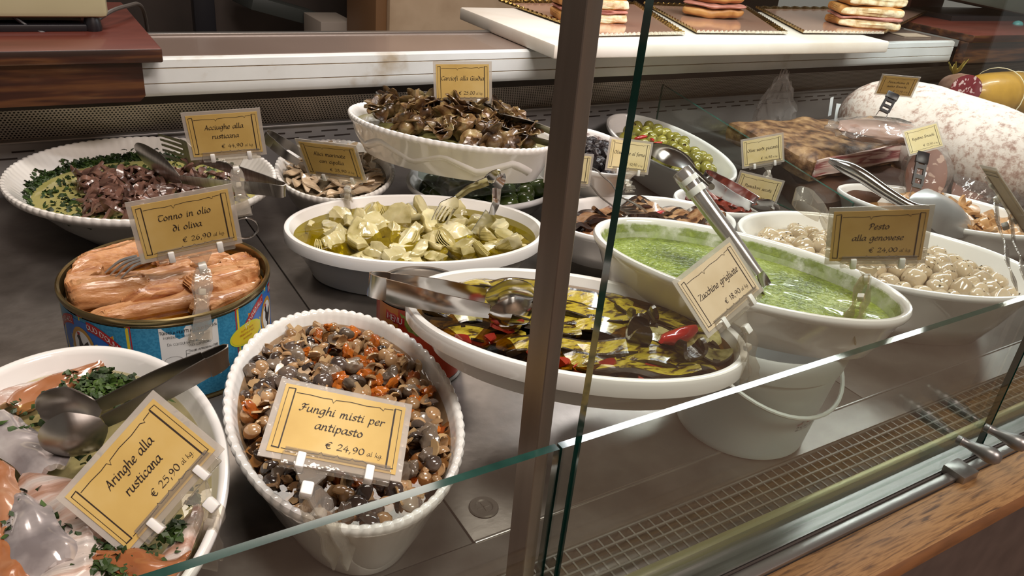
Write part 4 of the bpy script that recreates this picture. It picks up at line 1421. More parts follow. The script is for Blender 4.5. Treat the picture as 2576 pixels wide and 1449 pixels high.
FM['m_slice'] = pm('mushroom_slice', [(.25, '9b7c54'), (.5, 'bb9c72'), (.8, 'd0b48c')], scale=30, rough=.25, coat=.4, vary=.2)
FM['tuna'] = pm('tuna_fillet', [(.32, '925a34'), (.45, 'b37c4e'), (.56, 'c69466'), (.70, 'a87042')], scale=26, stretch=(1, 4, 2), rough=.34, coat=.3, bump=.5, bscale=60, vary=.05)
FM['herring'] = pm('herring_flesh', [(.34, 'a07a66'), (.45, 'b89c8e'), (.56, 'c4b8b0'), (.68, 'a9a09a')], scale=26, stretch=(.5, 3, 1), rough=.2, coat=.5, vary=.06, bump=.35, bscale=70)
FM['herring_orange'] = pm('orange_herring_flesh', [(.2, '7c4426'), (.45, '9c6440'), (.65, 'b58c70'), (.85, 'a87656')], scale=14, rough=.2, coat=.5, bump=.15, bscale=60)
FM['skin_silver'] = pm('silver_fish_skin', [(.35, '8c8484'), (.6, 'bcb4b2'), (.8, 'd6d0cc')], scale=30, rough=.16, metal=.35, coat=.5)
FM['zucc'] = pm('grilled_courgette_flesh', [(.30, '1e1408'), (.39, '4e3a14'), (.46, '8f7c22'), (.58, 'ad9c32'), (.72, '94812a')], scale=85, stretch=(1, 2.2, 1), rough=.18, coat=.6, vary=.22, bump=.3, bscale=60, detail=6)
FM['zucc_pale'] = pm('pale_courgette_flesh', [(.32, '3a2c14'), (.42, '8e844a'), (.56, 'b9b27c'), (.72, 'a59c62')], scale=70, rough=.18, coat=.6, vary=.15, bump=.3, bscale=60)
FM['zucc_skin'] = pm('charred_courgette_skin', [(.3, '1a130b'), (.6, '352713'), (.85, '4a3c1c')], scale=40, rough=.22, coat=.6, bump=.4, bscale=90)
FM['aub'] = pm('grilled_aubergine_flesh', [(.34, '55321c'), (.45, '946744'), (.58, 'b28c66'), (.70, '9a7048')], scale=60, rough=.24, coat=.45, vary=.15, bump=.4, bscale=70)
FM['aub_skin'] = pm('dark_aubergine_skin', [(.3, '20130f'), (.7, '38231a')], scale=30, rough=.2, coat=.5)
FM['chili'] = pm('red_chili', [(.3, '9c1618'), (.7, 'c02a22')], scale=20, rough=.18, coat=.6)
FM['pepper'] = pm('red_pepper_strip', [(.35, '6e1810'), (.55, '962a1c'), (.7, 'a84430')], scale=24, rough=.18, coat=.6, vary=.15)
nt = NT('green_pesto')
tc = nt.n('ShaderNodeTexCoord')
n1 = nt.n('ShaderNodeTexNoise'); n1.inputs['Scale'].default_value = 22; n1.inputs['Detail'].default_value = 8
n2 = nt.n('ShaderNodeTexNoise'); n2.inputs['Scale'].default_value = 260; n2.inputs['Detail'].default_value = 3
nt.l(tc.outputs['Object'], n1.inputs[0]); nt.l(tc.outputs['Object'], n2.inputs[0])
mxn = nt.n('ShaderNodeMath', operation='MULTIPLY_ADD'); mxn.inputs[1].default_value = .45
nt.l(n2.outputs['Fac'], mxn.inputs[0])
m5 = nt.n('ShaderNodeMath', operation='MULTIPLY'); m5.inputs[1].default_value = .6
nt.l(n1.outputs['Fac'], m5.inputs[0]); nt.l(m5.outputs[0], mxn.inputs[2])
col = ramp(nt, mxn.outputs[0], [(.38, '50610f'), (.49, '6c7f1f'), (.57, '839432'), (.68, 'a3b258')])
b = nt.n('ShaderNodeBsdfPrincipled'); nt.l(col, b.inputs['Base Color']); b.inputs['Roughness'].default_value = .16; b.inputs['Coat Weight'].default_value = .4
bp = nt.n('ShaderNodeBump'); bp.inputs['Strength'].default_value = .55; bp.inputs['Distance'].default_value = .003
nt.l(n2.outputs['Fac'], bp.inputs['Height']); nt.l(bp.outputs[0], b.inputs['Normal'])
nt.out(b.outputs[0]); FM['pesto'] = nt.m


def speck_mat(name, stops, scale, thr=.5, soft=.06):
    """deposit that leaves gaps: procedural mask between nothing and a coloured film"""
    nt = NT(name)
    tc = nt.n('ShaderNodeTexCoord')
    no = nt.n('ShaderNodeTexNoise'); no.inputs['Scale'].default_value = scale; no.inputs['Detail'].default_value = 7; no.inputs['Roughness'].default_value = .68
    nt.l(tc.outputs['Object'], no.inputs[0])
    mr = nt.n('ShaderNodeMapRange'); mr.inputs[1].default_value = thr - soft; mr.inputs[2].default_value = thr + soft
    nt.l(no.outputs['Fac'], mr.inputs[0])
    n2 = nt.n('ShaderNodeTexNoise'); n2.inputs['Scale'].default_value = scale * 3
    nt.l(tc.outputs['Object'], n2.inputs[0])
    b = nt.n('ShaderNodeBsdfPrincipled'); b.inputs['Roughness'].default_value = .35
    nt.l(ramp(nt, n2.outputs['Fac'], stops), b.inputs['Base Color'])
    tr = nt.n('ShaderNodeBsdfTransparent')
    mx = nt.n('ShaderNodeMixShader')
    nt.l(mr.outputs[0], mx.inputs[0]); nt.l(tr.outputs[0], mx.inputs[1]); nt.l(b.outputs[0], mx.inputs[2])
    nt.out(mx.outputs[0])
    return nt.m


def rotm(rx, ry, rz):
    return Matrix.Rotation(rz, 3, 'Z') @ Matrix.Rotation(ry, 3, 'Y') @ Matrix.Rotation(rx, 3, 'X')


def strip_mesh(name, mats, L, W, th, curl=.0, twist=0, wave=0, seed=0, nu=14, nv=4, taper=.5, skin=False, end=6.0):
    """flat piece of food along x: bent, twisted, with rounded ends; skin = darker long edges"""
    mb = MB()
    r_ = random.Random(seed)
    ph = r_.uniform(0, 6)

    def fn(s, t):
        u = s - .5
        v = t * 2 - 1
        w_ = W / 2 * (1 - taper * abs(2 * u) ** 2) * max(.12, (1 - abs(2 * u) ** end)) ** .5
        a = curl * u
        x = L * (math.sin(a) / curl if abs(curl) > .05 else u)
        z = L * ((1 - math.cos(a)) / curl if abs(curl) > .05 else 0)
        tw = twist * u
        z += wave * math.sin(9 * u + ph) + wave * .6 * v * math.sin(5 * u + ph * 2)
        return V((x, v * w_ * math.cos(tw) + wave * .8 * math.sin(7 * u + ph), z + v * w_ * math.sin(tw)))
    sheet(mb, fn, nu, nv, th)
    me = mesh_of(mb.b, mats, name)
    if skin:
        for p in me.polygons:
            ys = [abs(me.vertices[i].co.y) for i in p.vertices]
            if min(ys) > W / 2 * (1 - taper * (2 * abs(p.center.x) / L) ** 2) * .62 or (abs(p.normal.z) < .35 and abs(p.normal.y) > .5):
                p.material_index = 1
    return me


def pile(dish, n, minsep, meshes, name, label, cat, group, depth, height=.0, umax=.92, tilt=.4, jitter=.004, smin=.85, smax=1.15, ok=None, rz=None, margin=.006, center_up=0.0, flat=False, layers=1, fit=False):
    out = []
    k = 0
    for ly in range(layers):
        for (u, v, x, y) in scatter(dish, n // layers, rnd, minsep, umax, ok=ok):
            p = dish.pt(u, v, depth - height * ly, margin)
            p.z += rnd.uniform(-jitter, jitter) + center_up * (1 - u * u - v * v)
            me = rnd.choice(meshes)
            e_ = (rnd.uniform(-tilt, tilt), rnd.uniform(-tilt, tilt), rnd.uniform(0, 2 * PI) if rz is None else rz + rnd.uniform(-.5, .5))
            if fit:
                o = put(name, clamped(dish, me, p, e_, rnd.uniform(smin, smax)), None, p)
            else:
                o = put(name, me, None, p, e_, rnd.uniform(smin, smax))
            tag(o, label, cat, group)
            out.append(o)
            k += 1
    return out


def flakes(name, mat, pts, smin, smax, label, cat='parsley', parent=None):
    """chopped herb: many tiny curled flakes nobody could count, one object"""
    mb = MB()
    for p in pts:
        s = rnd.uniform(smin, smax)
        m3 = rotm(rnd.uniform(-1, 1), rnd.uniform(-1, 1), rnd.uniform(0, 6))
        k = [V((-.5, -.4, .1)), V((.1, -.5, -.1)), V((.55, -.1, .15)), V((.3, .5, 0)), V((-.35, .45, .12))]
        vs = [mb.v(V(p) + (m3 @ q) * s) for q in k]
        c_ = mb.v(V(p) + (m3 @ V((0, 0, .25))) * s)
        for i in range(5):
            mb.f((vs[i], vs[(i + 1) % 5], c_))
    return mb.alone(name, mat, label, cat, None, 'stuff')


def clamped(dish, me, p, e, sc_=1.0, margin=.002):
    """own copy of a mesh, posed at p and pushed inside the dish wall"""
    me = me.copy()
    m3 = rotm(*e)
    c, s_ = math.cos(dish.rot), math.sin(dish.rot)
    for v in me.vertices:
        q = V(p) + m3 @ (v.co * sc_)
        hh = min(q.z - dish.c.z, dish.h - .004)
        o = dish.off_at(max(hh, .004)) + margin
        a, b = dish.a - o, dish.b - o
        lx, ly = q.x - dish.c.x, q.y - dish.c.y
        x, y = c * lx + s_ * ly, -s_ * lx + c * ly
        r = math.hypot(x / a, y / b)
        if r > .93:
            k = (.93 + .07 * math.tanh((r - .93) / .14)) / r
            x, y = x * k, y * k
            q = V((dish.c.x + c * x - s_ * y, dish.c.y + s_ * x + c * y, q.z))
        q.z = max(q.z, dish.c.z + .006)
        v.co = q - V(p)
    return me


# --- anchovies with parsley
d = ANCH
d.liquid('anchovy_oil', pm('cloudy_yellow_oil', [(.3, 'a9a25c'), (.55, 'c0b976'), (.8, 'b3ab68')], scale=14, rough=.08, coat=.6), .030, 'cloudy yellow oil pooled in the anchovy dish', 'oil', solid=True)
ms = [strip_mesh('anchovy', FM['anchovy'], .034 + .003 * (k % 4), .0085, .0032, curl=rnd.uniform(-3, 3), twist=rnd.uniform(-2.5, 2.5), wave=.002, seed=k) for k in range(10)]


def anch_ok(u, v):
    p = d.world(u * d.a, v * d.b, 0)
    q = V((p.x - d.c.x, p.y - d.c.y))
    return q.y < .045 - .25 * (q.x + .02) and q.length < .15 and q.x > -.10 and q.y > -.128


pile(d, 190, .0058, ms, 'anchovy_fillet', 'brown anchovy fillet shred in the heap in the parsley dish', 'anchovy', 'anchovy fillets', .024, jitter=.007, tilt=.8, ok=anch_ok, center_up=.018)
pts = []
for k in range(1300):
    t = R(rnd.gauss(98, 40)) - d.rot
    dep = .029 - abs(rnd.gauss(0, .0075)) * (.55 + .45 * noise.noise(V((t * 5, 0, 0))))
    pts.append(d.world(*(d.loc2(t, d.off_at(d.h - dep) + .001).xy), d.z - dep))
for k in range(900):
    a_, r_ = rnd.uniform(0, 2 * PI), math.sqrt(rnd.random()) * .93
    pts.append(d.pt(r_ * math.cos(a_), r_ * math.sin(a_), .0292, .004))
flakes('chopped_parsley', FM['parsley'], pts, .003, .009, 'dark chopped parsley scattered over the anchovy dish')

# --- marinated anchovies
d = ALICI
d.liquid('marinade', pm('grey_marinade', [(.3, '5e5240'), (.7, '7c6e58')], scale=20, rough=.12, coat=.5), .016, 'greyish marinade in the small scalloped dish', 'marinade', solid=True)
ms = [strip_mesh('alice', FM['alici'], .045, .014, .0026, curl=rnd.uniform(-1.8, 1.8), twist=rnd.uniform(-1.5, 1.5), wave=.0012, seed=20 + k) for k in range(7)]
pile(d, 85, .012, ms, 'marinated_anchovy', 'pale marinated anchovy strip in the small scalloped dish', 'anchovy', 'marinated anchovies', .010, tilt=.5, center_up=.012, jitter=.004, fit=True)

# --- fried artichokes
d = GIUDIA
d.liquid('frying_oil', pm('murky_oil', [(.3, '7d7846'), (.7, '938d58')], scale=12, rough=.08, coat=.6), .016, 'murky green oil in the fried artichoke dish', 'oil', solid=True)


def petals(seed):
    r_ = random.Random(seed)
    mb = MB()
    mb.sphere((0, 0, .006), .013, .013, .012, 2)
    for k in range(13):
        a = k * 2.4 + r_.uniform(-.2, .2)
        el = .55 + .85 * (k / 13) + r_.uniform(-.3, .3)
        m3 = Matrix.Rotation(a, 3, 'Z') @ Matrix.Rotation(-el, 3, 'Y')
        L = .021 * r_.uniform(.7, 1.15)
        cu = r_.uniform(.2, 1.8)

        def fn(s, t, m3=m3, L=L, cu=cu):
            v = t * 2 - 1
            w_ = .0105 * math.sin(PI * (.14 + .80 * s)) ** .6 * (1 + .15 * noise.noise(V((s * 6, t * 4, k))))
            return m3 @ V((.006 + L * s, w_ * v, -cu * .010 * s * s + .004 * v * v)) + V((0, 0, .005))
        sheet(mb, fn, 5, 3, .0014)
    return mesh_of(mb.b, FM['carciofo'], 'fried_artichoke')


ms = [petals(k) for k in range(4)] + [blobmesh('fried_artichoke', FM['carciofo'], .019, .016, .014, .4, 2.4, 3, 5)]
pile(d, 34, .022, ms, 'fried_artichoke', 'crisp brown fried artichoke in the zigzag dish', 'artichoke', 'fried artichokes', .012, tilt=.9, center_up=.02, jitter=.003, umax=.86, smin=.9, smax=1.25)

# --- artichoke hearts
d = ARTI


def heart_mesh(seed):
    """quarter of an artichoke heart: layered outer leaves, two crisp cut faces, cut tip"""
    r_ = random.Random(seed)
    b_ = bmesh.new()
    bmesh.ops.create_icosphere(b_, subdivisions=4, radius=1)
    L, W, H = r_.uniform(.024, .031), r_.uniform(.018, .023), r_.uniform(.017, .022)
    for v in b_.verts:
        dd = v.co.normalized()
        lay = .0011 * (((dd.y * 5 + dd.z * 4 + .8 * noise.noise(dd * 2 + V((seed, 1, 0)))) % 1) - .5)
        q = V((dd.x * L * (1 - .10 * dd.x), dd.y * W * (1 - .22 * dd.x), dd.z * H * (1 - .18 * dd.x)))
        v.co = q + dd * (.003 * noise.noise(dd * 2.2 + V((seed, 0, 0))) + lay)
    cuts = [((0, 0, H * r_.uniform(.0, .2)), (r_.uniform(-.2, .2), r_.uniform(.25, .6), 1)), ((0, 0, H * r_.uniform(.0, .25)), (r_.uniform(-.2, .2), -r_.uniform(.3, .8), 1)),
            ((L * r_.uniform(.45, .7), 0, 0), (1, r_.uniform(-.3, .3), r_.uniform(-.2, .3)))]
    if seed % 3 == 0:
        cuts.append(((-L * .55, 0, 0), (-1, r_.uniform(-.3, .3), 0)))
    flat = []
    for co, no in cuts:
        g = b_.verts[:] + b_.edges[:] + b_.faces[:]
        r = bmesh.ops.bisect_plane(b_, geom=g, plane_co=co, plane_no=no, clear_outer=True)
        ed = [e for e in r['geom_cut'] if isinstance(e, bmesh.types.BMEdge)]
        f = bmesh.ops.holes_fill(b_, edges=ed, sides=0)['faces']
    big = [f for f in b_.faces if len(f.verts) > 6]
    bmesh.ops.triangulate(b_, faces=big)
    for _ in range(3):
        long_ = [e for e in b_.edges if e.calc_length() > .0035]
        if long_:
            bmesh.ops.subdivide_edges(b_, edges=long_, cuts=1, use_grid_fill=True)
            bmesh.ops.triangulate(b_, faces=[f for f in b_.faces if len(f.verts) > 4])
    wasflat = {}
    for v in b_.verts:
        v.co += V((noise.noise(v.co * 90 + V((seed, 0, 0))), noise.noise(v.co * 90 + V((0, seed, 0))), noise.noise(v.co * 90 + V((0, 0, seed))))) * .0022
        v.co.z += .0012 * math.sin(v.co.y * 800 + 60 * noise.noise(v.co * 30)) * (1 if v.co.z > 0 else .2)
    for _ in range(2):
        bmesh.ops.smooth_vert(b_, verts=b_.verts, factor=.5, use_axis_x=True, use_axis_y=True, use_axis_z=True)
    me = mesh_of(b_, [FM['heart'], FM['heart_leaf']], 'artichoke_heart')
    for p in me.polygons:
        c = p.center
        on_cut = any(abs((V(c) - V(co)).dot(V(no).normalized())) < .0022 for co, no in cuts)
        p.material_index = 0 if on_cut else (1 if (c.x > -.004 or seed % 2) else 0)
    return me


def leafy(seed):
    r_ = random.Random(seed)
    mb = MB()
    for k in range(4):
        sc_ = 1 - .17 * k

        def fn(s, t, k=k, sc_=sc_):
            v = t * 2 - 1
            w_ = .016 * sc_ * math.sin(PI * (.1 + .82 * s)) ** .6
            ang = v * 1.25
            return V((.040 * (s - .5) * (1 - .05 * k), w_ * math.sin(ang), -.012 * sc_ * math.cos(ang) * (.5 + .5 * math.sin(PI * s)) + .003 + .0012 * k))
        sheet(mb, fn, 7, 6, .0013)
    mb.sphere((-.012, 0, -.003), .008, .009, .006, 2)
    me = mesh_of(mb.b, [FM['heart_leaf']], 'artichoke_heart')
    return me


ms = [heart_mesh(k) for k in range(8)] + [leafy(1)]
d.liquid('artichoke_base', pm('oily_dish_floor', [(.3, '6b641c'), (.6, '857c28'), (.8, '5c5616')], scale=30, rough=.15, coat=.5), .026, 'green oil thick with artichoke scraps at the bottom of the dish', 'oil', solid=True)
for n_, sep_, dep_, um_ in ((52, .0255, .0175, 1.0), (34, .031, .0085, .88)):
    pile(d, n_, sep_, ms, 'artichoke_heart', 'pale artichoke heart piece lying in the green oil', 'artichoke', 'artichoke hearts', dep_, tilt=.8, jitter=.003, umax=um_, margin=.014, smin=.75, smax=1.15)
d.liquid('artichoke_oil', M['oil_green'], .0135, 'clear yellow green oil around the artichoke hearts', 'oil')

# --- herring
d = HERR
d.liquid('herring_base', pm('dish_floor_with_oil', [(.3, 'aaa48e'), (.6, 'bfb9a4'), (.8, '9a947a')], scale=16, rough=.2), .030, 'pale oil at the bottom of the herring dish', 'oil', solid=True)


def fillet(name, L, W, th, seed, mats, dome=.006):
    mb = MB()
    r_ = random.Random(seed)

    def fn(s, t):
        u, v = s - .5, t * 2 - 1
        w_ = W / 2 * (1 - .55 * (s ** 2.2)) * min(1, (s + .04) * 7) ** .5 * (min(1, (1.02 - s) * 8) ** .5)
        n_ = noise.noise(V((s * 4 + seed, v * 2, 0)))
        return V((L * u, w_ * v + .003 * math.sin(s * 7 + seed), dome * (1 - v * v) + .003 * n_ - .02 * u * u * (seed % 2)))
    sheet(mb, fn, 26, 12, th)
    return mesh_of(mb.b, mats, name)


for (px, py, dep, rz_, L, W, kind, lab) in (
        (150, 965, .019, .45, .085, .030, 'herring_orange', 'orange edged herring fillet at the back of the dish'),
        (55, 985, .020, .15, .08, .034, 'herring', 'pale herring fillet by the left rim at the back'),
        (60, 1120, .017, 1.9, .10, .036, 'skin_silver', 'silvery skinned herring fillet under the spoon heads'),
        (165, 1270, .013, 2.0, .105, .042, 'herring', 'pale pink herring fillet left of the tilted card'),
        (75, 1330, .011, 1.8, .10, .036, 'skin_silver', 'silver skinned herring fillet at the left edge of the photo'),
        (190, 1420, .013, 1.2, .08, .036, 'herring', 'pale herring fillet below the left corner of the card'),
        (10, 1250, .016, 1.7, .07, .030, 'herring_orange', 'orange herring fillet at the left edge of the dish'),
        (20, 1440, .013, 1.5, .08, .034, 'herring_orange', 'orange herring fillet in the bottom left corner'),
        (370, 1430, .013, 2.5, .07, .030, 'herring_orange', 'orange herring fillet below the tilted card'),
        (470, 1400, .016, 1.2, .08, .030, 'herring', 'pale herring fillet under the clear clip')):
    p = at(px, py, d.z - dep)
    o = put('herring_fillet', clamped(d, fillet('herring_fillet', L, W, .005, px, [FM[kind]], dome=.005), p, (rnd.uniform(-.15, .15), rnd.uniform(-.12, .12), rz_)), None, p)
    tag(o, lab, 'herring', 'herring fillets')
pts = []
for (px, py, n_, sp) in ((265, 965, 320, 45), (215, 990, 90, 30), (340, 1150, 120, 60), (300, 1400, 330, 50), (455, 1340, 130, 35), (520, 1250, 70, 25), (150, 1290, 150, 75), (90, 1350, 120, 60), (200, 1420, 90, 40), (60, 1040, 40, 60), (470, 1050, 40, 40)):
    for k in range(n_):
        q = at(px + rnd.gauss(0, sp), py + rnd.gauss(0, sp * .5), d.z - .0145 + rnd.uniform(-.003, .007))
        lx, ly = q.x - d.c.x, q.y - d.c.y
        cc, ss = math.cos(-d.rot), math.sin(-d.rot)
        ux, uy = cc * lx - ss * ly, ss * lx + cc * ly
        if (ux / (d.a - .022)) ** 2 + (uy / (d.b - .022)) ** 2 < 1:
            pts.append(q)
flakes('chopped_parsley', FM['parsley'], pts, .003, .008, 'clumps of dark green parsley in the herring dish')
d.liquid('herring_oil', M['herring_oil'], .0175, 'thin clear oil over the herring fillets', 'oil')

# --- mixed mushrooms
d = MUSH
d.liquid('mushroom_base', pm('mushroom_murk', [(.35, '44301f'), (.52, '6b4f36'), (.68, '8a6c4e')], scale=46, rough=.3, bump=.5, bscale=70), .030, 'dense brown layer of sunken mushroom bits', 'mushrooms', solid=True)


def button(seed, mats, cap=.0075, stem=True):
    mb = MB()
    r_ = random.Random(seed)
    f_ = r_.uniform(.6, .95)
    mb.lathe([(.0002, cap * f_), (cap * .5, cap * f_ * .9), (cap * .85, cap * f_ * .5), (cap, cap * .05), (cap * .93, -cap * .16), (cap * .55, -cap * .08), (cap * .32, -cap * .1), (cap * .3, -cap * (.9 if stem else .2)), (cap * .36, -cap * (1.3 if stem else .25)), (.0002, -cap * (1.35 if stem else .25))], (0, 0, 0), 18)
    for v in mb.b.verts:
        v.co += V((1, .6, .3)) * (.1 * cap * noise.noise(v.co * 120 + V((seed, 0, 0))))
    return mesh_of(mb.b, mats, 'button_mushroom')


def slice_mesh(seed):
    out = [(0, -.010), (.0022, -.0095), (.0026, -.002), (.008, -.003), (.0098, .001), (.008, .006), (.004, .0088), (0, .0095), (-.004, .0088), (-.008, .006), (-.0098, .001), (-.008, -.003), (-.0026, -.002), (-.0022, -.0095)]
    mb = MB()
    bend = random.Random(seed).uniform(-40, 40)
    rows = [[V((x, y, z + bend * x * x)) for x, y in out] for z in (-.0009, .0009)]
    vs = mb.grid(rows, closeu=True)
    mb.f(vs[0][::-1]); mb.f(vs[1])
    return mesh_of(mb.b, FM['m_slice'], 'mushroom_slice')


kinds = [
    ('button_mushroom', [button(k, FM['m_tan'], .0072 + .0008 * k) for k in range(3)], 'small tan button mushroom in brine in the scalloped dish', 110, .0088),
    ('dark_mushroom', [button(9 + k, FM['m_dark'], .0085 + .0012 * k, False) for k in range(3)], 'dark slippery mushroom cap in brine in the scalloped dish', 56, .0105),
    ('grey_mushroom', [blobmesh('grey_mushroom', FM['m_grey'], .011, .009, .006, .3, 1.8, 3, k) for k in range(3)], 'grey mushroom cap in brine in the scalloped dish', 40, .012),
    ('orange_mushroom', [blobmesh('orange_mushroom', FM['m_orange'], .010, .0065, .005, .5, 2.2, 3, 30 + k) for k in range(3)], 'orange mushroom piece in brine in the scalloped dish', 46, .012),
    ('mushroom_slice', [slice_mesh(k) for k in range(4)], 'curled beige mushroom slice in brine in the scalloped dish', 80, .010),
    ('curled_mushroom', [strip_mesh('curled_mushroom', FM['m_tan'], .026, .009, .0018, curl=2.6 + .5 * k, twist=.8, wave=.001, seed=40 + k) for k in range(3)], 'curly brown mushroom strip in brine in the scalloped dish', 64, .010)]
for name, ms, lab, n_, sep in kinds:
    def okf(u, v, name=name):
        # orange pieces lie to the right, dark ones to the left
        if name == 'orange_mushroom':
            return v < .25 and rnd.random() < .9
        if name == 'dark_mushroom':
            return v > -.35 or rnd.random() < .35
        return True
    pile(d, n_, sep, ms, name, lab, 'mushroom', 'mixed mushrooms: ' + name.replace('_', ' '), .0155, tilt=1.2, jitter=.0055, umax=1.04, margin=.007, ok=okf, center_up=.0015, smin=.7, smax=1.05)
for name, ms, lab, n_, sep in kinds:
    pile(d, n_ // 3, .013, ms, name, lab, 'mushroom', 'mixed mushrooms: ' + name.replace('_', ' '), .0105, tilt=1.2, jitter=.002, umax=.98, margin=.010, smin=.7, smax=1.0)
d.liquid('mushroom_brine', M['brine'], .0125, 'clear brown brine over the mixed mushrooms', 'brine')

# --- courgettes
d = ZUCC
d.liquid('courgette_base', pm('dark_oily_bed', [(.3, '241a0c'), (.55, '4a3a14'), (.8, '6b5a1c')], scale=40, rough=.15, coat=.5), .022, 'dark oil bed under the grilled courgettes', 'oil', solid=True)
zs = [strip_mesh('courgette', [FM['zucc'], FM['zucc_skin']], .105 + .012 * (k % 3), .030, .0042, curl=rnd.uniform(-.9, .9), twist=rnd.uniform(-.5, .5), wave=.0022, seed=60 + k, taper=.25, skin=True, nu=22, nv=8) for k in range(6)]
zp = [strip_mesh('courgette', [FM['zucc_pale'], FM['zucc_skin']], .085, .032, .0045, curl=rnd.uniform(-1.2, 1.2), twist=rnd.uniform(-.6, .6), wave=.003, seed=80 + k, taper=.2, skin=True, nu=20, nv=8) for k in range(3)]
zr = [strip_mesh('courgette', [FM['zucc_skin'], FM['zucc_skin']], .055, .020, .004, curl=4.2, twist=.4, wave=.001, seed=90 + k, taper=.1, nu=18) for k in range(2)]
for (u, v, dep, rz_, ms, lab) in [
        (-.62, .35, .011, -.5, zs, 0), (-.70, -.20, .011, -.35, zp, 1), (-.55, -.52, .012, -.45, zs, 0), (-.25, .62, .008, -.62, zs, 0), (-.15, .18, .010, -.55, zs, 0),
        (-.30, -.15, .009, -.62, zs, 0), (-.12, -.55, .010, -.6, zs, 0), (.12, .60, .009, -.85, zs, 0), (.20, .12, .009, -.6, zs, 0), (.22, -.35, .008, -.52, zs, 0), (.15, -.72, .011, -.65, zs, 0),
        (.55, .45, .008, -1.0, zs, 0), (.60, .05, .007, -.72, zp, 1), (.58, -.35, .007, -.6, zs, 0), (.80, -.05, .008, -.8, zp, 1), (.78, .25, .010, -1.1, zs, 0), (.45, -.60, .010, -.55, zs, 0),
        (.42, .22, .003, -.3, zr, 2), (.40, -.12, .004, .9, zr, 2), (.72, -.28, .004, -.2, zr, 2), (-.80, .10, .009, -.9, zp, 1), (.0, .35, .007, -.7, zs, 0), (-.42, .1, .008, -.5, zp, 1), (-.40, .66, .004, -.35, zs, 0), (-.62, .68, .009, -.3, zs, 0), (-.1, .84, .009, -.75, zs, 0), (.28, .80, .009, -.9, zs, 0), (.62, .68, .010, -1.1, zs, 0), (.85, .40, .010, -1.3, zp, 1), (-.85, -.12, .010, -.8, zs, 0), (.86, -.3, .011, -.6, zs, 0)]:
    p = d.pt(u * 1.04, v * 1.06, dep, .008)
    o = put('courgette_slice', clamped(d, rnd.choice(ms), p, (rnd.uniform(-.25, .25), rnd.uniform(-.12, .12), rz_), rnd.uniform(.8, 1.0)), None, p)
    tag(o, ('charred olive coloured courgette slice in dark oil', 'pale grilled courgette slice in dark oil', 'rolled dark skinned courgette slice in dark oil')[lab], 'courgette', 'grilled courgettes: ' + ('olive', 'pale', 'rolled')[lab])
pp = [strip_mesh('pepper', FM['pepper'], .04, .013, .003, curl=1.2, wave=.001, seed=100 + k, taper=.3) for k in range(3)]
for (u, v, dep) in ((-.60, -.74, .012), (-.1, -.84, .012), (.20, -.84, .013), (.55, -.70, .013), (-.42, -.36, .009)):
    o = put('red_pepper_strip', rnd.choice(pp), None, d.pt(u, v, dep, .012), (rnd.uniform(-.4, .4), rnd.uniform(-.3, .3), rnd.uniform(-1, .4)))
    tag(o, 'red pepper strip between the grilled courgettes', 'pepper strip', 'red pepper strips')
ch = blobmesh('red_chili', FM['chili'], .024, .008, .007, .22, 1.6, 3, 4, fn=lambda q, dd: V((q.x, q.y * (1 - .3 * dd.x), q.z + .003 * dd.x * dd.x)))
tag(put('red_chili', ch, None, d.pt(.70, -.02, -.001, .012), (0, 0, .1)), 'shiny red chili on top of the courgettes beside the buff card', 'chili')
d.liquid('courgette_oil', M['oil_dark'], .0095, 'dark golden oil over the grilled courgettes', 'oil')

# --- pesto
d = PEST
d.liquid('pesto', FM['pesto'], .019, 'bright green pesto filling the dish on the bucket', 'pesto', rings=14, bump=.0012, solid=True, freq=90, nseg=120)
sm = speck_mat('pesto_smear', [(.3, '8c9c48'), (.7, 'a9b868')], 60, .56, .10)
sm2 = speck_mat('pesto_thin_film', [(.3, '9db06a'), (.7, 'c3cf9c')], 30, .46, .14)
d.band_smear('pesto_smear', sm, 0, 360, .0045, .013, 90)
d.band_smear('pesto_film', sm2, 0, 360, .006, .019, 90, lift=.0003)

# --- small onions
d = ONIO
d.liquid('onion_brine', pm('cloudy_onion_brine', [(.3, 'b09a7c'), (.6, 'c6b294'), (.8, 'b7a284')], scale=30, rough=.1, coat=.5), .034, 'cloudy brine among the small onions', 'brine', solid=True)


def onion_mesh(k):
    return blobmesh('small_onion', FM['onion'], .0145, .0145, .0125, .12, 1.5, 3, k, fn=lambda q, dd: q + V((0, 0, .003 * max(0, dd.z) ** 6 - .0015 * max(0, -dd.z) ** 6)))


ms = [onion_mesh(k) for k in range(4)]
os_ = pile(d, 95, .0235, ms, 'pickled_onion', 'small glossy pickled onion in the white dish', 'onion', 'small pickled onions', .026, jitter=.003, tilt=1.0, umax=.97, margin=.012, smin=.8, smax=1.2, center_up=.012)
pts = []
for o in os_:
    for k in range(7):
        a_, e_ = rnd.uniform(0, 6.3), rnd.uniform(.3, 1.4)
        pts.append(o.location + V((math.cos(a_) * math.cos(e_), math.sin(a_) * math.cos(e_), math.sin(e_) * .92)) * (.0143 * o.scale.x))
flakes('herb_flecks', pm('brown_herb_fleck', [(.3, '3b2f16'), (.7, '5c4a24')], scale=30, rough=.6), pts, .0018, .0036, 'tiny brown herb flecks over the small onions', 'herbs')

# --- pitted green olives
d = GREEN


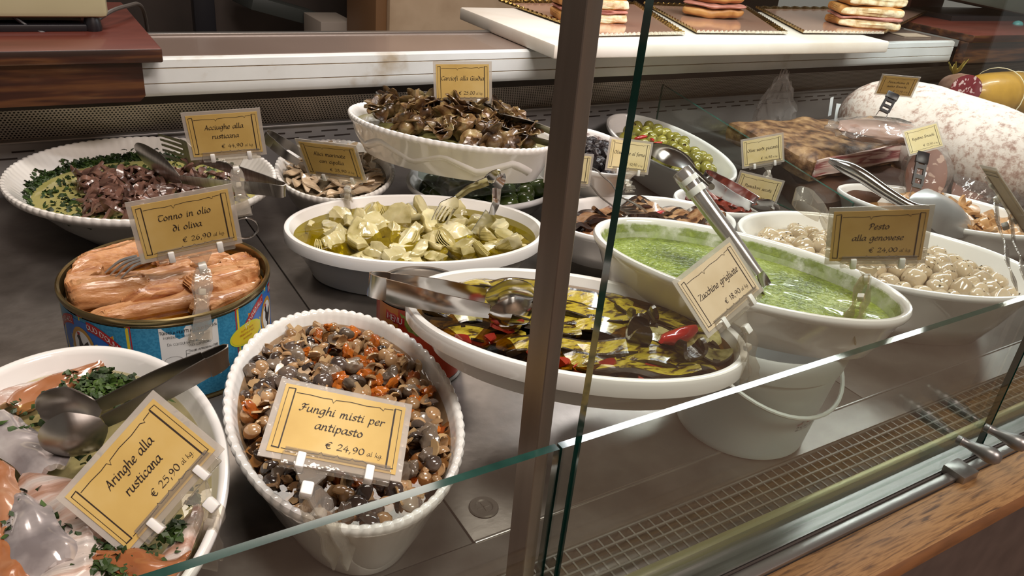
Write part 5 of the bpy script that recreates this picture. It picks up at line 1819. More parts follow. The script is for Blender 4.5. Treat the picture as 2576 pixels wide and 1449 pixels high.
def olive(name, mat, L, W, hole, seed, sub=3):
    mb = MB()
    pr = [(.0003, -L)] + [(W * math.sqrt(max(0, 1 - t * t)), L * t) for t in (-.95, -.8, -.55, -.25, .1, .4, .65, .85)]
    if hole:
        pr += [(W * .34, L * .93)]
    else:
        pr += [(W * .2, L * .98), (.0002, L)]
    vs = mb.lathe(pr, (0, 0, 0), 18)
    mb.f(vs[0])
    if hole:
        mb.mi = 1
        v2 = mb.lathe([(W * .34, L * .93), (W * .30, L * .7), (.0003, L * .65)], (0, 0, 0), 18)
    for v in mb.b.verts:
        x, y, z = v.co
        v.co = V((z, x, y)) * (1 + .05 * noise.noise(v.co * 80 + V((seed, 0, 0))))
    return mesh_of(mb.b, [mat, FM['olive_hole']], name)


ms = [olive('green_olive', FM['olive_green'], .0125, .0098, True, k) for k in range(3)]
pile(d, 70, .0180, ms, 'green_olive', 'pitted green olive in the long white dish', 'olive', 'pitted green olives', .024, tilt=1.0, jitter=.003, umax=.9, margin=.010, ok=lambda u, v: u < .82, center_up=.014)
pile(d, 46, .0195, ms, 'green_olive', 'pitted green olive in the long white dish', 'olive', 'pitted green olives', .010, tilt=1.0, jitter=.003, umax=.74, margin=.010, ok=lambda u, v: u < .7, center_up=.012)
d.liquid('olive_brine', pm('olive_brine', [(.3, '77702c'), (.7, '8c8440')], scale=20, rough=.15), .036, 'oily brine at the bottom of the green olive dish', 'brine', solid=True)
cm = blobmesh('red_chili', FM['chili'], .014, .005, .004, .2, 1.5, 2, 8)
for px, py in ((1612, 346), (1650, 362), (1640, 352)):
    tag(put('red_chili', cm, None, at(px, py, .082), (.3, .2, rnd.uniform(0, 3))), 'small red chili piece among the green olives', 'chili', 'red chili pieces in the olives')

# --- black olives
d = BLACK
ms = [blobmesh('black_olive', FM['olive_black'], .0115, .0092, .0086, .28, 3.4, 3, k) for k in range(4)]
pile(d, 44, .0165, ms, 'black_olive', 'wrinkled black olive in the white dish by the post', 'olive', 'wrinkled black olives', .026, tilt=1.2, jitter=.003, umax=.9, margin=.010, center_up=.012, ok=lambda u, v: u > -.9)
pile(d, 24, .018, ms, 'black_olive', 'wrinkled black olive in the white dish by the post', 'olive', 'wrinkled black olives', .010, tilt=1.2, jitter=.003, umax=.68, margin=.010, center_up=.010)
d.liquid('olive_juice', pm('purple_juice', [(.3, '3a2420'), (.7, '4d322c')], scale=20, rough=.2), .040, 'dark juice under the black olives', 'juice', solid=True)
d.band_smear('juice_stain', speck_mat('purple_stain', [(.3, '5c3a34'), (.7, '8a6a62')], 60, .52, .1), 0, 360, .006, .024, 70)

# --- big dark green olives
d = BIGO
ms = [olive('dark_olive', FM['olive_big'], .0195, .0150, False, k) for k in range(3)]
pile(d, 40, .029, ms, 'dark_olive', 'big dark green olive in the bowl under the fried artichokes', 'olive', 'big dark green olives', .020, tilt=1.0, jitter=.003, umax=.96, margin=.012, center_up=.010)
d.liquid('olive_water', pm('dark_brine', [(.3, '23301a'), (.7, '34401f')], scale=20, rough=.15), .030, 'dark brine between the big green olives', 'brine', solid=True)

# --- aubergine
d = AUB
d.liquid('aubergine_base', pm('aubergine_oil', [(.3, '4a2c18'), (.7, '6e4726')], scale=30, rough=.2, coat=.4), .024, 'dark oil under the aubergine slices', 'oil', solid=True)
ms = [strip_mesh('aubergine', [FM['aub'], FM['aub_skin']], .080 + .008 * k, .044 - .003 * k, .005, curl=rnd.uniform(-.9, .9), twist=rnd.uniform(-.6, .6), wave=.005, seed=120 + k, taper=.15 + .05 * k, skin=True, nu=24, nv=10) for k in range(5)]
pile(d, 20, .028, ms, 'aubergine_slice', 'brown grilled aubergine slice in the oval dish', 'aubergine', 'grilled aubergine slices', .014, tilt=.28, jitter=.003, umax=.8, margin=.012, center_up=.013, rz=-.2, fit=True)
tag(put('red_chili', blobmesh('red_chili', FM['chili'], .017, .0035, .0035, .2, 1.5, 2, 8), None, V((0.7698, 0.7978, 0.0870)), (0, 0, .25)), 'thin red chili under the tongs on the aubergine', 'chili')

# --- dried tomatoes
d = TOMA
ms = [strip_mesh('dried_tomato', FM['tomato'], .035, .020, .004, curl=rnd.uniform(-1.5, 1.5), wave=.002, seed=140 + k, taper=.3) for k in range(4)]
pile(d, 30, .014, ms, 'dried_tomato', 'wrinkled red dried tomato in the small dish', 'tomato', 'dried tomatoes', .008, tilt=.6, jitter=.003, umax=.85, margin=.010, center_up=.010)
d.liquid('tomato_oil', pm('red_oil', [(.3, '7a2e1a'), (.7, '96442a')], scale=20, rough=.15), .018, 'red oil under the dried tomatoes', 'oil', solid=True)

# --- oyster mushrooms
d = OYST
ms = [strip_mesh('oyster', FM['oyster'], .05, .024, .004, curl=rnd.uniform(-1.6, 1.6), twist=rnd.uniform(-.6, .6), wave=.003, seed=160 + k, taper=.35, nu=16, nv=6) for k in range(5)]
pile(d, 60, .018, ms, 'oyster_mushroom', 'glossy tan oyster mushroom strip in the pointed dish', 'mushroom', 'tan oyster mushrooms', .016, tilt=.5, jitter=.004, umax=.88, margin=.010, center_up=.012, ok=lambda u, v: u > -.45, fit=True)
d.liquid('oyster_oil', pm('tan_oil', [(.3, '8a6034'), (.7, 'a67a48')], scale=20, rough=.15, coat=.4), .030, 'brownish oil under the oyster mushrooms', 'oil', solid=True)

# --- tuna
def disc(name, c, r, z, mat, label, cat, parent=None):
    mb = MB(); vs = mb.lathe([(r, 0), (r * .7, .0), (r * .35, 0)], (c[0], c[1], z), 64); mb.f(vs[-1])
    return mb.alone(name, mat, label, cat, None, 'stuff')


def solid_disc(name, c, r, z0, z1, mat, label, cat):
    mb = MB(); vs = mb.lathe([(r, z0), (r, z1), (r * .6, z1), (r * .25, z1)], (c[0], c[1], 0), 64); mb.f(vs[-1]); mb.f(vs[0])
    return mb.alone(name, mat, label, cat, None, 'stuff')


mb = MB()
rows = []
for f_ in (1, 1, .9, .8, .7, .6, .5, .4, .3, .2, .1):
    row = []
    for k in range(96):
        t = 2 * PI * k / 96
        x, y = .0968 * f_ * math.cos(t), .0968 * f_ * math.sin(t)
        z = .0805 + .0035 * noise.noise(V((x * 30 + y * 12, y * 95, 2))) + .002 * noise.noise(V((x * 120, y * 260, 5)))
        row.append(V((FC[0] + x, FC[1] + y, z if rows else .008)))
    rows.append(row)
vs = mb.grid(rows, closeu=True); mb.f(vs[0]); mb.f(vs[-1])
mb.alone('tuna_flakes', FM['tuna'], 'packed tuna flakes filling the blue tin', 'tuna', None, 'stuff')


def chunk(seed, L, W, H):
    """piece of fillet: boxy, split along its grain into flakes"""
    b_ = bmesh.new()
    bmesh.ops.create_icosphere(b_, subdivisions=5, radius=1)
    for v in b_.verts:
        dd = v.co.normalized()
        e = .40
        q = V((math.copysign(abs(dd.x) ** e, dd.x) * L / 2 * (1 + .30 * noise.noise(V((dd.y * 2.5, dd.z * 1.5, seed)))), math.copysign(abs(dd.y) ** e, dd.y) * W / 2 * (1 + .25 * noise.noise(V((dd.x * 1.6, dd.z, seed + 9)))), math.copysign(abs(dd.z) ** .55, dd.z) * H / 2))
        lay = q.y * 230 + 1.6 * noise.noise(V((q.x * 18, q.z * 20, seed)))
        saw = lay - math.floor(lay)
        q.z += (.0030 * saw - .0012) * (1 if dd.z > 0 else .3) + .005 * noise.noise(V((q.x * 24, q.y * 40, seed)))
        q.x += .006 * noise.noise(V((math.floor(lay) * 3.7, q.z * 60, seed + 2))) * abs(dd.x)
        v.co = q
    return mesh_of(b_, FM['tuna'], 'tuna_chunk')


for (px, py, z_, rz_, L, W, H, lab) in (
        (262, 655, .091, .32, .095, .050, .026, 'long tuna chunk at the back left of the tin'),
        (262, 735, .091, -.02, .090, .048, .028, 'rounded tuna chunk at the front left of the tin'),
        (182, 706, .088, .5, .058, .040, .020, 'small tuna chunk against the left wall of the tin'),
        (405, 722, .090, .15, .075, .052, .022, 'flaky tuna chunk in the middle under the clip'),
        (555, 705, .092, .42, .078, .044, .024, 'square cut tuna chunk at the right of the clip'),
        (622, 672, .089, .62, .062, .046, .018, 'tuna chunk at the back right of the tin'),
        (400, 772, .085, .04, .115, .030, .016, 'long flat tuna chunk along the front rim'),
        (575, 745, .085, .50, .085, .028, .015, 'thin tuna chunk along the front right rim'),
        (480, 655, .089, .2, .075, .046, .018, 'tuna chunk behind the card')):
    me = chunk(px, L, W, H)
    p = at(px, py, z_)
    m3 = rotm(rnd.uniform(-.14, .14), rnd.uniform(-.1, .1), rz_)
    for v in me.vertices:
        q = p + m3 @ v.co
        r_ = V((q.x - FC[0], q.y - FC[1]))
        if r_.length > .090:
            r_ = r_.normalized() * (.090 + .0062 * math.tanh((r_.length - .090) / .012))
        v.co = V((FC[0] + r_.x, FC[1] + r_.y, q.z)) - p
    tag(put('tuna_chunk', me, None, p), lab, 'tuna', 'tuna chunks')
disc('tuna_oil', FC, .0985, .0865, M['oil_yellow'], 'clear oil between the tuna chunks', 'oil')
# ------------------------------------------------------------------ cured meats at the right
MM = {}
nt = NT('mouldy_salami_skin')
tc = nt.n('ShaderNodeTexCoord')
n1 = nt.n('ShaderNodeTexNoise'); n1.inputs['Scale'].default_value = 75; n1.inputs['Detail'].default_value = 8; n1.inputs['Roughness'].default_value = .72
n2 = nt.n('ShaderNodeTexNoise'); n2.inputs['Scale'].default_value = 7; n2.inputs['Detail'].default_value = 4
nt.l(tc.outputs['Object'], n1.inputs[0]); nt.l(tc.outputs['Object'], n2.inputs[0])
ad = nt.n('ShaderNodeMath', operation='MULTIPLY_ADD'); ad.inputs[1].default_value = .45
nt.l(n2.outputs['Fac'], ad.inputs[0]); nt.l(n1.outputs['Fac'], ad.inputs[2])
c_ = ramp(nt, ad.outputs[0], [(.50, 'ddd3cb'), (.71, 'd6cac0'), (.79, 'b8a094'), (.90, '8f6c5e')])
b = nt.n('ShaderNodeBsdfPrincipled'); nt.l(c_, b.inputs['Base Color']); b.inputs['Roughness'].default_value = .6
bp = nt.n('ShaderNodeBump'); bp.inputs['Strength'].default_value = .4; bp.inputs['Distance'].default_value = .004
nt.l(n1.outputs['Fac'], bp.inputs['Height']); nt.l(bp.outputs[0], b.inputs['Normal'])
nt.out(b.outputs[0]); MM['mould'] = nt.m
MM['rind'] = pm('peppered_brown_rind', [(.34, '33200f'), (.45, '5e4028'), (.56, '80603f'), (.68, '9a7a55')], scale=46, rough=.55, bump=.9, bscale=60, detail=9)
MM['rind_dark'] = pm('dark_brown_rind', [(.2, '23140d'), (.5, '452a1b'), (.8, '5c3b26')], scale=16, rough=.5, bump=.7, bscale=30, detail=9)
nt = NT('bacon_layers')
tc = nt.n('ShaderNodeTexCoord'); mp = nt.n('ShaderNodeMapping'); mp.inputs['Scale'].default_value = (3.5, 8, 46)
nt.l(tc.outputs['Object'], mp.inputs[0])
n1 = nt.n('ShaderNodeTexNoise'); n1.inputs['Scale'].default_value = 1.6; n1.inputs['Detail'].default_value = 5; n1.inputs['Distortion'].default_value = .5
nt.l(mp.outputs[0], n1.inputs[0])
c_ = ramp(nt, n1.outputs['Fac'], [(.40, 'e2d2ca'), (.50, 'd8bcb4'), (.545, 'a05a5a'), (.585, '86434a'), (.62, 'd9bab2')])
b = nt.n('ShaderNodeBsdfPrincipled'); nt.l(c_, b.inputs['Base Color']); b.inputs['Roughness'].default_value = .3; b.inputs['Coat Weight'].default_value = .3
nt.out(b.outputs[0]); MM['bacon'] = nt.m


def fat_mat(name, meat, fat, scale, thr):
    nt = NT(name)
    tc = nt.n('ShaderNodeTexCoord')
    vo = nt.n('ShaderNodeTexVoronoi'); vo.inputs['Scale'].default_value = scale
    no = nt.n('ShaderNodeTexNoise'); no.inputs['Scale'].default_value = scale * .8
    nt.l(tc.outputs['Object'], no.inputs[0])
    mx = nt.n('ShaderNodeMix', data_type='VECTOR'); mx.inputs['Factor'].default_value = .03
    nt.l(tc.outputs['Object'], mx.inputs[4]); nt.l(no.outputs['Color'], mx.inputs[5])
    nt.l(mx.outputs[1], vo.inputs['Vector'])
    c_ = ramp(nt, vo.outputs['Distance'], [(thr, fat), (thr + .06, meat), (1, meat)])
    b = nt.n('ShaderNodeBsdfPrincipled'); nt.l(c_, b.inputs['Base Color']); b.inputs['Roughness'].default_value = .35; b.inputs['Coat Weight'].default_value = .2
    nt.out(b.outputs[0])
    return nt.m


MM['salami'] = fat_mat('salami_cut_face', '7c3038', 'd9bcb8', 75, .32)
MM['sausage_cut'] = fat_mat('coarse_sausage_cut', '8a5a48', 'c9a894', 60, .30)
MM['yellow'] = pm('yellow_waxed_rind', [(.3, '9c7420'), (.55, 'b98d30'), (.8, 'a67d28')], scale=14, rough=.35, coat=.3, bump=.3, bscale=30)
MM['string'] = pm('butcher_string', 'd8cfae', rough=.8)


def loaf(name, p0, p1, rad, mats, label, cat, flat=1.0, bulge=.25, n=40, seg=26, amp=.05, seed=0, end=.45, up=V((0, 0, 1))):
    """long cured loaf from p0 to p1"""
    p0, p1 = V(p0), V(p1)
    ax = (p1 - p0).normalized()
    sx_ = ax.cross(up).normalized()
    sy_ = sx_.cross(ax)
    rows = []
    for i in range(seg + 1):
        t = i / seg
        e = max(0.0, 1 - abs(2 * t - 1) ** (2 / end * .9)) ** .5
        r_ = rad * max(e, .02) * (1 - bulge * (2 * t - 1) ** 2 * .5)
        c = p0 + (p1 - p0) * t
        row = []
        for k in range(n):
            a = 2 * PI * k / n
            dd = sx_ * math.cos(a) + sy_ * math.sin(a) * flat
            q = c + dd * r_
            q += dd * (amp * rad * noise.noise(q * 14 + V((seed, 0, 0))))
            row.append(q)
        rows.append(row)
    mb = MB()
    vs = mb.grid(rows, closeu=True)
    mb.f(vs[0][::-1]); mb.f(vs[-1])
    base = (p0 + p1) / 2 - V((0, 0, rad * flat))
    t_ = thing(name, base, label, cat)
    mb.build('casing', mats, t_)
    return t_


# big mouldy salami
big = loaf('big_salami', V((1.6193, 1.1320, 0.1080)), V((1.5940, 0.6270, 0.1000)), .116, MM['mould'], 'huge pale mouldy salami lying at the far right', 'salami', flat=.86, amp=.05)
# yellow bound sausage and cut salami behind it
t_ = loaf('yellow_sausage', V((2.0931, 1.1500, 0.1171)), V((2.7491, 1.0700, 0.0396)), .075, MM['yellow'], 'yellow waxed sausage bound with string behind the big salami', 'sausage', amp=.04)
a0, a1 = V((2.0931, 1.1500, 0.1171)), V((2.7491, 1.0700, 0.0396))
axd = (a1 - a0).normalized(); sxd = axd.cross(V((0, 0, 1))).normalized(); syd = sxd.cross(axd)
for k in range(6):
    c0 = a0 + (a1 - a0) * (.2 + .13 * k)
    mb = MB()
    mb.tube([c0 + (sxd * math.cos(q * PI / 12) + syd * math.sin(q * PI / 12)) * .0765 + axd * (.010 * math.sin(q * PI / 6)) for q in range(24)] + [c0 + sxd * .0765], .0012, 5)
    mb.build('string', MM['string'], t_)
cs = V((1.9977, 1.0900, 0.1424))
t_ = thing('cut_salami', cs - V((0, 0, .045)), 'short cut salami showing a red face flecked with fat, at the top right', 'salami')
dn = V((-.35, -.9, .1)).normalized(); s1 = dn.cross(V((0, 0, 1))).normalized(); s2 = s1.cross(dn)
mb = MB()
rows = [[cs - dn * d_ + (s1 * math.cos(a * PI / 16) * 1.25 + s2 * math.sin(a * PI / 16)) * r_ for a in range(32)] for d_, r_ in ((.06, .012), (.055, .030), (.03, .036), (.0, .036))]
vs = mb.grid(rows, closeu=True); mb.f(vs[0])
mb.build('casing', pm('brown_salami_casing', [(.3, '6e4a38'), (.7, '9a7a66')], scale=30, rough=.5), t_)
mb = MB(); vs = mb.lathe([(.036, 0), (.024, .0008), (.012, .001)], (0, 0, 0), 32); mb.f(vs[-1])
m3 = Matrix((s1 * 1.25, s2, dn)).transposed()
for v in mb.b.verts:
    v.co = cs + m3 @ v.co + dn * .0003
mb.build('cut_face', MM['salami'], t_, 'dark red cut face with white fat')
mb = MB()
for k in range(7):
    a = k * .9
    p = cs - dn * .06 + V((0, 0, .03))
    mb.ribbon([p, p + V((.012 * math.cos(a), .01 * math.sin(a), .012)), p + V((.026 * math.cos(a), .02 * math.sin(a), .018 + .004 * k))], [.004, .012, .002], th=.0008)
mb.build('tied_end', pm('yellow_paper_end', [(.3, '8a7b2e'), (.7, 'a99a46')], scale=40, rough=.6), t_, 'frayed yellow end')


def slab(name, q, th, label, cat, mats, face=None, seed=0, bump=.006, n=22):
    """thick cut of meat: q = four top corners (back left, back right, front right, front left); face: side holding the cut"""
    q = [V(p) for p in q]
    mb = MB()
    N = n

    def top(u, v):
        p = (q[0] * (1 - u) + q[1] * u) * (1 - v) + (q[3] * (1 - u) + q[2] * u) * v
        e = min(u, 1 - u, v, 1 - v)
        p = p.copy()
        p.z += bump * noise.noise(p * 20 + V((seed, 0, 0))) - .008 * max(0, 1 - e / .10) ** 2
        return p
    T = [[mb.v(top(i / N, j / N)) for i in range(N + 1)] for j in range(N + 1)]
    for j in range(N):
        for i in range(N):
            mb.f((T[j][i], T[j][i + 1], T[j + 1][i + 1], T[j + 1][i]))
    ring = [T[0][i] for i in range(N)] + [T[j][N] for j in range(N)] + [T[N][N - i] for i in range(N)] + [T[N - j][0] for j in range(N)]
    prev = ring
    cen = (q[0] + q[1] + q[2] + q[3]) / 4
    for lev in (.35, .7, 1.0):
        row = []
        for v in ring:
            o_ = (v.co - cen); o_.z = 0
            p = v.co + o_.normalized() * (.004 * math.sin(PI * lev)) + V((0, 0, -th * lev))
            p += V((1, 1, 0)) * (bump * .5 * noise.noise(p * 25 + V((seed, 3, 0))))
            row.append(mb.v(p))
        for k in range(len(ring)):
            mb.f((prev[k], prev[(k + 1) % len(ring)], row[(k + 1) % len(ring)], row[k]))
        prev = row
    mb.f(prev)
    base = cen - V((0, 0, th))
    t_ = thing(name, base, label, cat)
    mb.build('rind', mats, t_)
    if face:
        a, b_ = q[face[0]], q[face[1]]
        out = (b_ - a).cross(V((0, 0, 1))).normalized()
        if out.dot(a - cen) < 0:
            out = -out
        mb = MB()

        def fn(s, t):
            p = a * (1 - s) + b_ * s
            return p + out * (.0065 + .002 * noise.noise(V((s * 6, t * 4, seed)))) + V((0, 0, -.002 - (th - .003) * t + .003 * noise.noise(V((s * 5, 0, seed)))))
        sheet(mb, fn, 24, 10, .004)
        mb.build('cut_face', MM['bacon'], t_, 'cut face striped red and white')
    return t_


slab('pancetta_slab', [V((1.1992, 1.0905, 0.1180)), V((1.4794, 1.0810, 0.1120)), V((1.5327, 0.9117, 0.1050)), V((1.2219, 0.8929, 0.1000))], .036, 'peppered slab of cured bacon with a striped cut face', 'bacon slab', MM['rind'], face=(3, 2), seed=3)
slab('dark_bacon_slab', [V((1.2737, 1.0226, 0.0580)), V((1.6609, 0.9708, 0.0520)), V((1.4426, 0.7948, 0.0480)), V((1.1876, 0.8371, 0.0460))], .045, 'dark brown cured slab lying under the striped bacon', 'bacon slab', MM['rind_dark'], seed=9, bump=.010)
# vacuum packed cut leaning on the big salami
pc = V((1.3497, 0.8644, 0.1500))
t_ = thing('packed_meat', pc - V((0, 0, .02)), 'vacuum packed slice of cured meat resting on the bacon slab', 'packed meat')
mb = MB()
me = blobmesh('packed', pm('packed_cured_meat', [(.25, '8f6f5c'), (.5, 'b8978a'), (.75, 'a98a70')], scale=14, rough=.35), .085, .05, .018, .2, 2, 3, 3)
o = put('meat', me, t_, (0, 0, .02), (0, 0, -.5))
me = blobmesh('packed', M['film'], .093, .057, .022, .35, 4, 3, 5)
put('film', me, t_, (0, 0, .02), (0, 0, -.5))
# wrapped half sausages
for k, (px, py, z_, rz_, rx_, lab) in enumerate(((2330, 440, .085, -.9, .5, 'film wrapped half sausage right of the black clip, leftmost of three'), (2420, 400, .095, -.7, .6, 'film wrapped half sausage leaning on the big salami, middle of three'), (2450, 470, .065, -1.1, .35, 'film wrapped half sausage lying lowest, rightmost of three'))):
    c_ = at(px, py, z_)
    t_ = thing('half_sausage', c_ - V((0, 0, .03)), lab, 'sausage', 'wrapped half sausages')
    m3 = Matrix.Rotation(rz_, 3, 'Z') @ Matrix.Rotation(R(-58) + rx_ * .4, 3, 'X')
    mb = MB()
    rows = [[V((.036 * f_ * math.cos(a * PI / 14) * 1.0, z_l, .062 * f_ * math.sin(a * PI / 14))) for a in range(28)] for z_l, f_ in ((0, .98), (.006, 1.0), (.022, .95), (.034, .7), (.038, .25))]
    vs = mb.grid(rows, closeu=True); mb.f(vs[-1])
    for v in mb.b.verts:
        v.co = c_ + m3 @ v.co
    mb.build('casing', pm('pale_sausage_casing', [(.3, 'b9a294'), (.7, 'd6c8be')], scale=40, rough=.5), t_)
    mb = MB()
    vs = mb.lathe([(1, 0), (.6, 0), (.3, 0)], (0, 0, 0), 28); mb.f(vs[-1])
    for v in mb.b.verts:
        v.co = c_ + m3 @ V((v.co.x * .0353, -.0004, v.co.y * .0608))
    mb.build('cut_face', MM['sausage_cut'], t_, 'coarse brown cut face')
    me = blobmesh('film', M['film'], .044, .028, .07, .25, 3, 3, k + 20)
    o = put('film', me, t_, (0, 0, .03), m3.to_euler())
# loose plastic bags
for k, (px, py, z_, sx_, sz_, lab) in enumerate(((1955, 262, .10, .055, .075, 'crumpled clear plastic bag standing at the rear panel'), (2520, 520, .05, .05, .03, 'crumpled clear plastic film right of the sausages'))):
    def fn(q, dd, sz_=sz_, k=k):
        t = (q.z / sz_ + 1) / 2
        s = 1.25 - t * (1.0 if k == 0 else .5)
        return V((q.x * s, q.y * s, q.z)) * (1 + .25 * noise.noise(dd * 5 + V((k, 0, 0))))
    me = blobmesh('bag', M['film'], sx_, sx_ * .5, sz_, .3, 3.5, 4, k, fn=fn)
    tag(put('plastic_bag', me, None, at(px, py, z_), (0, 0, -.4)), lab, 'plastic bag')
mb = MB(); c_ = V((1.5297, 0.6821, 0.0600))
me = blobmesh('dark_sausage', MM['rind_dark'], .06, .035, .03, .15, 2, 3, 2)
tag(put('dark_cured_piece', me, None, V((1.6607, 0.7314, 0.0300)), (0, 0, -.3)), 'dark reddish cured piece at the far right edge', 'cured meat')
# white labels behind the slab
for px, py, z_, r_ in ((2090, 268, .105, .35), (2112, 285, .10, -.5)):
    mb = MB(); c_ = at(px, py, z_); mb.obox(c_, V((math.cos(r_), math.sin(r_), 0)), V((.2, .3, .9)).normalized(), V((0, -1, .3)).normalized(), .02, .042, .0008)
    mb.alone('paper_label', M['white_plastic'], 'small white paper label sticking up left of the big salami' if r_ > 0 else 'crumpled white paper label touching the big salami', 'paper label', None)
# the two black clips belong to their cards
for o in list(COL.objects):
    if o.get('category') == 'price card' and 'Rigatino' in o['label']:
        black_clip(V((1.3241, 0.7572, 0.1439)), V((1.2840, 0.7228, 0.0776)), V((.9, -.34, .28)), o)
    if o.get('category') == 'price card' and 'pronged' in o['label']:
        black_clip(V((1.3561, 0.8656, 0.2186)), V((1.3222, 0.8548, 0.1798)), V((.75, -.66, .04)), o)

# glass divider standing between olives and meats
mb = MB()
X0 = 1.195
for s_ in (0, 1):
    pass
y0, y1, za, zb = .775, 1.30, .060, .136
vs = mb.hexa([V((X0, y0, .001)), V((X0 + .005, y0, .001)), V((X0, y1, .001)), V((X0 + .005, y1, .001)), V((X0, y0, za)), V((X0 + .005, y0, za)), V((X0, y1, zb)), V((X0 + .005, y1, zb))])
o = mb.alone('glass_divider', [M['pane'], M['pane_edge']], 'low slanted glass divider with green edge between olives and meats', 'divider', smooth=False)
for p in o.data.polygons:
    p.material_index = 0 if abs(p.normal.x) > .9 else 1

# ------------------------------------------------------------------ on the ledge
# white board with three gold trays and sandwiches
BZ = .253
b0, b1, b2, b3 = V((0.8658, 1.5449, 0.2530)), V((3.2427, 1.6293, 0.2530)), V((1.7080, 1.1370, 0.2530)), V((0.8094, 1.1655, 0.2530))
mb = MB()
vx = (b2 - b3).normalized(); vy = V((-vx.y, vx.x, 0))
if (b0 - b3).dot(vy) < 0:
    vy = -vy
Lx = (b2 - b3).length; Ly = (b0 - b3).dot(vy)
cB = b3 + vx * (Lx / 2) + vy * (Ly / 2) - V((0, 0, .013))
mb.obox(cB, vx, vy, V((0, 0, 1)), Lx, Ly, .0252, .004)
bd = mb.alone('serving_board', M['marble'], 'thick white board holding the gold sandwich trays', 'board')


def tray(cs, label):
    """gold card tray with a raised crinkled foil edge and a paper lace border in front; cs: front left, front right, back right, back left"""
    cs = [V(p) for p in cs]
    cen = sum(cs, V((0, 0, 0))) / 4
    t_ = thing('sandwich_tray', cen, label, 'tray', 'gold sandwich trays')
    mb = MB(); n = 10
    inner = [cen + (p - cen) * .93 for p in cs]
    vs = [mb.v(p + V((0, 0, .0012))) for p in inner]; mb.f(vs)
    v2 = [mb.v(p + V((0, 0, .0002))) for p in inner]; mb.f(v2[::-1])
    mb.build('tray_floor', M['gold'], t_, smooth=False)
    for k in range(4):
        a, b_ = cs[k], cs[(k + 1) % 4]
        ia, ib = inner[k], inner[(k + 1) % 4]
        mb = MB()
        rows = []
        for s in range(61):
            f_ = s / 60
            wv = .0022 * math.sin(s * 2.1)
            po = a + (b_ - a) * f_; pi_ = ia + (ib - ia) * f_
            rows.append([pi_ + V((0, 0, .0012)), pi_ * .45 + po * .55 + V((0, 0, .006 + wv)), po + V((0, 0, .0065 + wv)), po * 1.02 - pi_ * .02 + V((0, 0, .0025))])
        mb.grid(rows)
        mb.build('lace_border' if k == 0 else 'foil_edge', M['lace'] if k == 0 else M['goldrim'], t_)
    return t_


TZ = BZ + .0005
tray([V((0.9375, 1.2184, 0.2535)), V((1.1615, 1.2230, 0.2535)), V((1.3496, 1.6119, 0.2535)), V((0.9511, 1.6081, 0.2535))], 'gold sandwich tray nearest the post, leftmost of three')
tray([V((1.2069, 1.2373, 0.2535)), V((1.4567, 1.2181, 0.2535)), V((1.6847, 1.5582, 0.2535)), V((1.3638, 1.6011, 0.2535))], 'middle gold tray under the ham roll')
tray([V((1.5156, 1.2245, 0.2535)), V((1.7741, 1.2042, 0.2535)), V((2.5533, 1.5815, 0.2535)), V((1.7160, 1.5596, 0.2535))], 'right gold tray under the stacked sandwiches')
SM = {}
SM['crust'] = pm('golden_bread_crust', [(.35, 'a06a34'), (.5, 'c08a4c'), (.68, 'd0a062')], scale=18, rough=.5, bump=.2, bscale=60)
SM['crumb'] = pm('bread_crumb', [(.35, 'c8ab7c'), (.48, 'e2cfa8'), (.65, 'ecdfc0')], scale=60, rough=.8, bump=.5, bscale=120)
SM['ham'] = pm('cooked_ham', [(.3, 'a5685c'), (.6, 'bf8476'), (.8, 'cf9c8c')], scale=40, rough=.4, coat=.2, bump=.3, bscale=90)


def sandwich(c, rz_, L, W, H, label, seed, roll=False, name='sandwich'):
    """split flat bread with ham: two crusted halves whose cut sides show the crumb"""
    c = V(c)
    t_ = thing(name, c, label, 'sandwich', 'filled sandwiches on trays')

    def piece(nm, z0, h, k, mats, tl=0, ex=.42, over=0):
        b_ = bmesh.new()
        bmesh.ops.create_icosphere(b_, subdivisions=5, radius=1)
        for v in b_.verts:
            dd = v.co.normalized()
            e = .9 if roll else .22
            mx = max(abs(dd.x), abs(dd.y)) if not roll else math.hypot(dd.x, dd.y)
            x = math.copysign(min(1, abs(dd.x) ** e), dd.x) * L / 2 * k
            y = math.copysign(min(1, abs(dd.y) ** e), dd.y) * W / 2 * k + over
            z = math.copysign(abs(dd.z) ** (.75 if roll else .55), dd.z) * h / 2
            q = V((x, y, z))
            q += V((dd.x, dd.y, dd.z)) * .0045 * noise.noise(V((x * 38, y * 38, z * 60 + seed * 3.3)))
            q.z += .004 * noise.noise(V((x * 16 + seed, y * 16, z0 * 50)))
            v.co = q
        me = mesh_of(b_, mats, nm)
        if len(mats) > 1:
            for p in me.polygons:
                if (p.center.y < -W / 2 * k * .84 or p.center.x > L / 2 * k * .9) and -h * .34 < p.center.z < h * .34:
                    p.material_index = 1
        put(nm, me, t_, (0, 0, z0 + h / 2), (tl, 0, rz_))
    hb = H * .44
    bm_ = [SM['crust']] if roll else [SM['crust'], SM['crumb']]
    piece('bread_bottom', 0, hb, 1, bm_)
    piece('ham_filling', hb * .90, H * .16, .99 if not roll else 1.04, [SM['ham']], over=-.003 if roll else -.002)
    piece('bread_top', hb + H * .09, H * .46, 1, bm_, -.16 if roll else 0, over=.012 if roll else 0)
    return t_


sandwich(V((1.0407, 1.3902, 0.2545)), -.25, .150, .085, .050, 'square cut sandwich half hidden behind the post', 1)
sandwich(V((1.4253, 1.4222, 0.2545)), -.38, .150, .062, .062, 'round ham roll on the middle tray', 2, True)
pS = V((1.8257, 1.3069, 0.2545))
for k, lab in enumerate(('square sandwich at the bottom of the right stack', 'square sandwich in the middle of the right stack', 'square sandwich at the top of the right stack')):
    sandwich(pS + V((.006 * k, .003 * k, .0525 * k)), -.45 + .16 * k, .165, .095, .0520, lab, 5 + k)
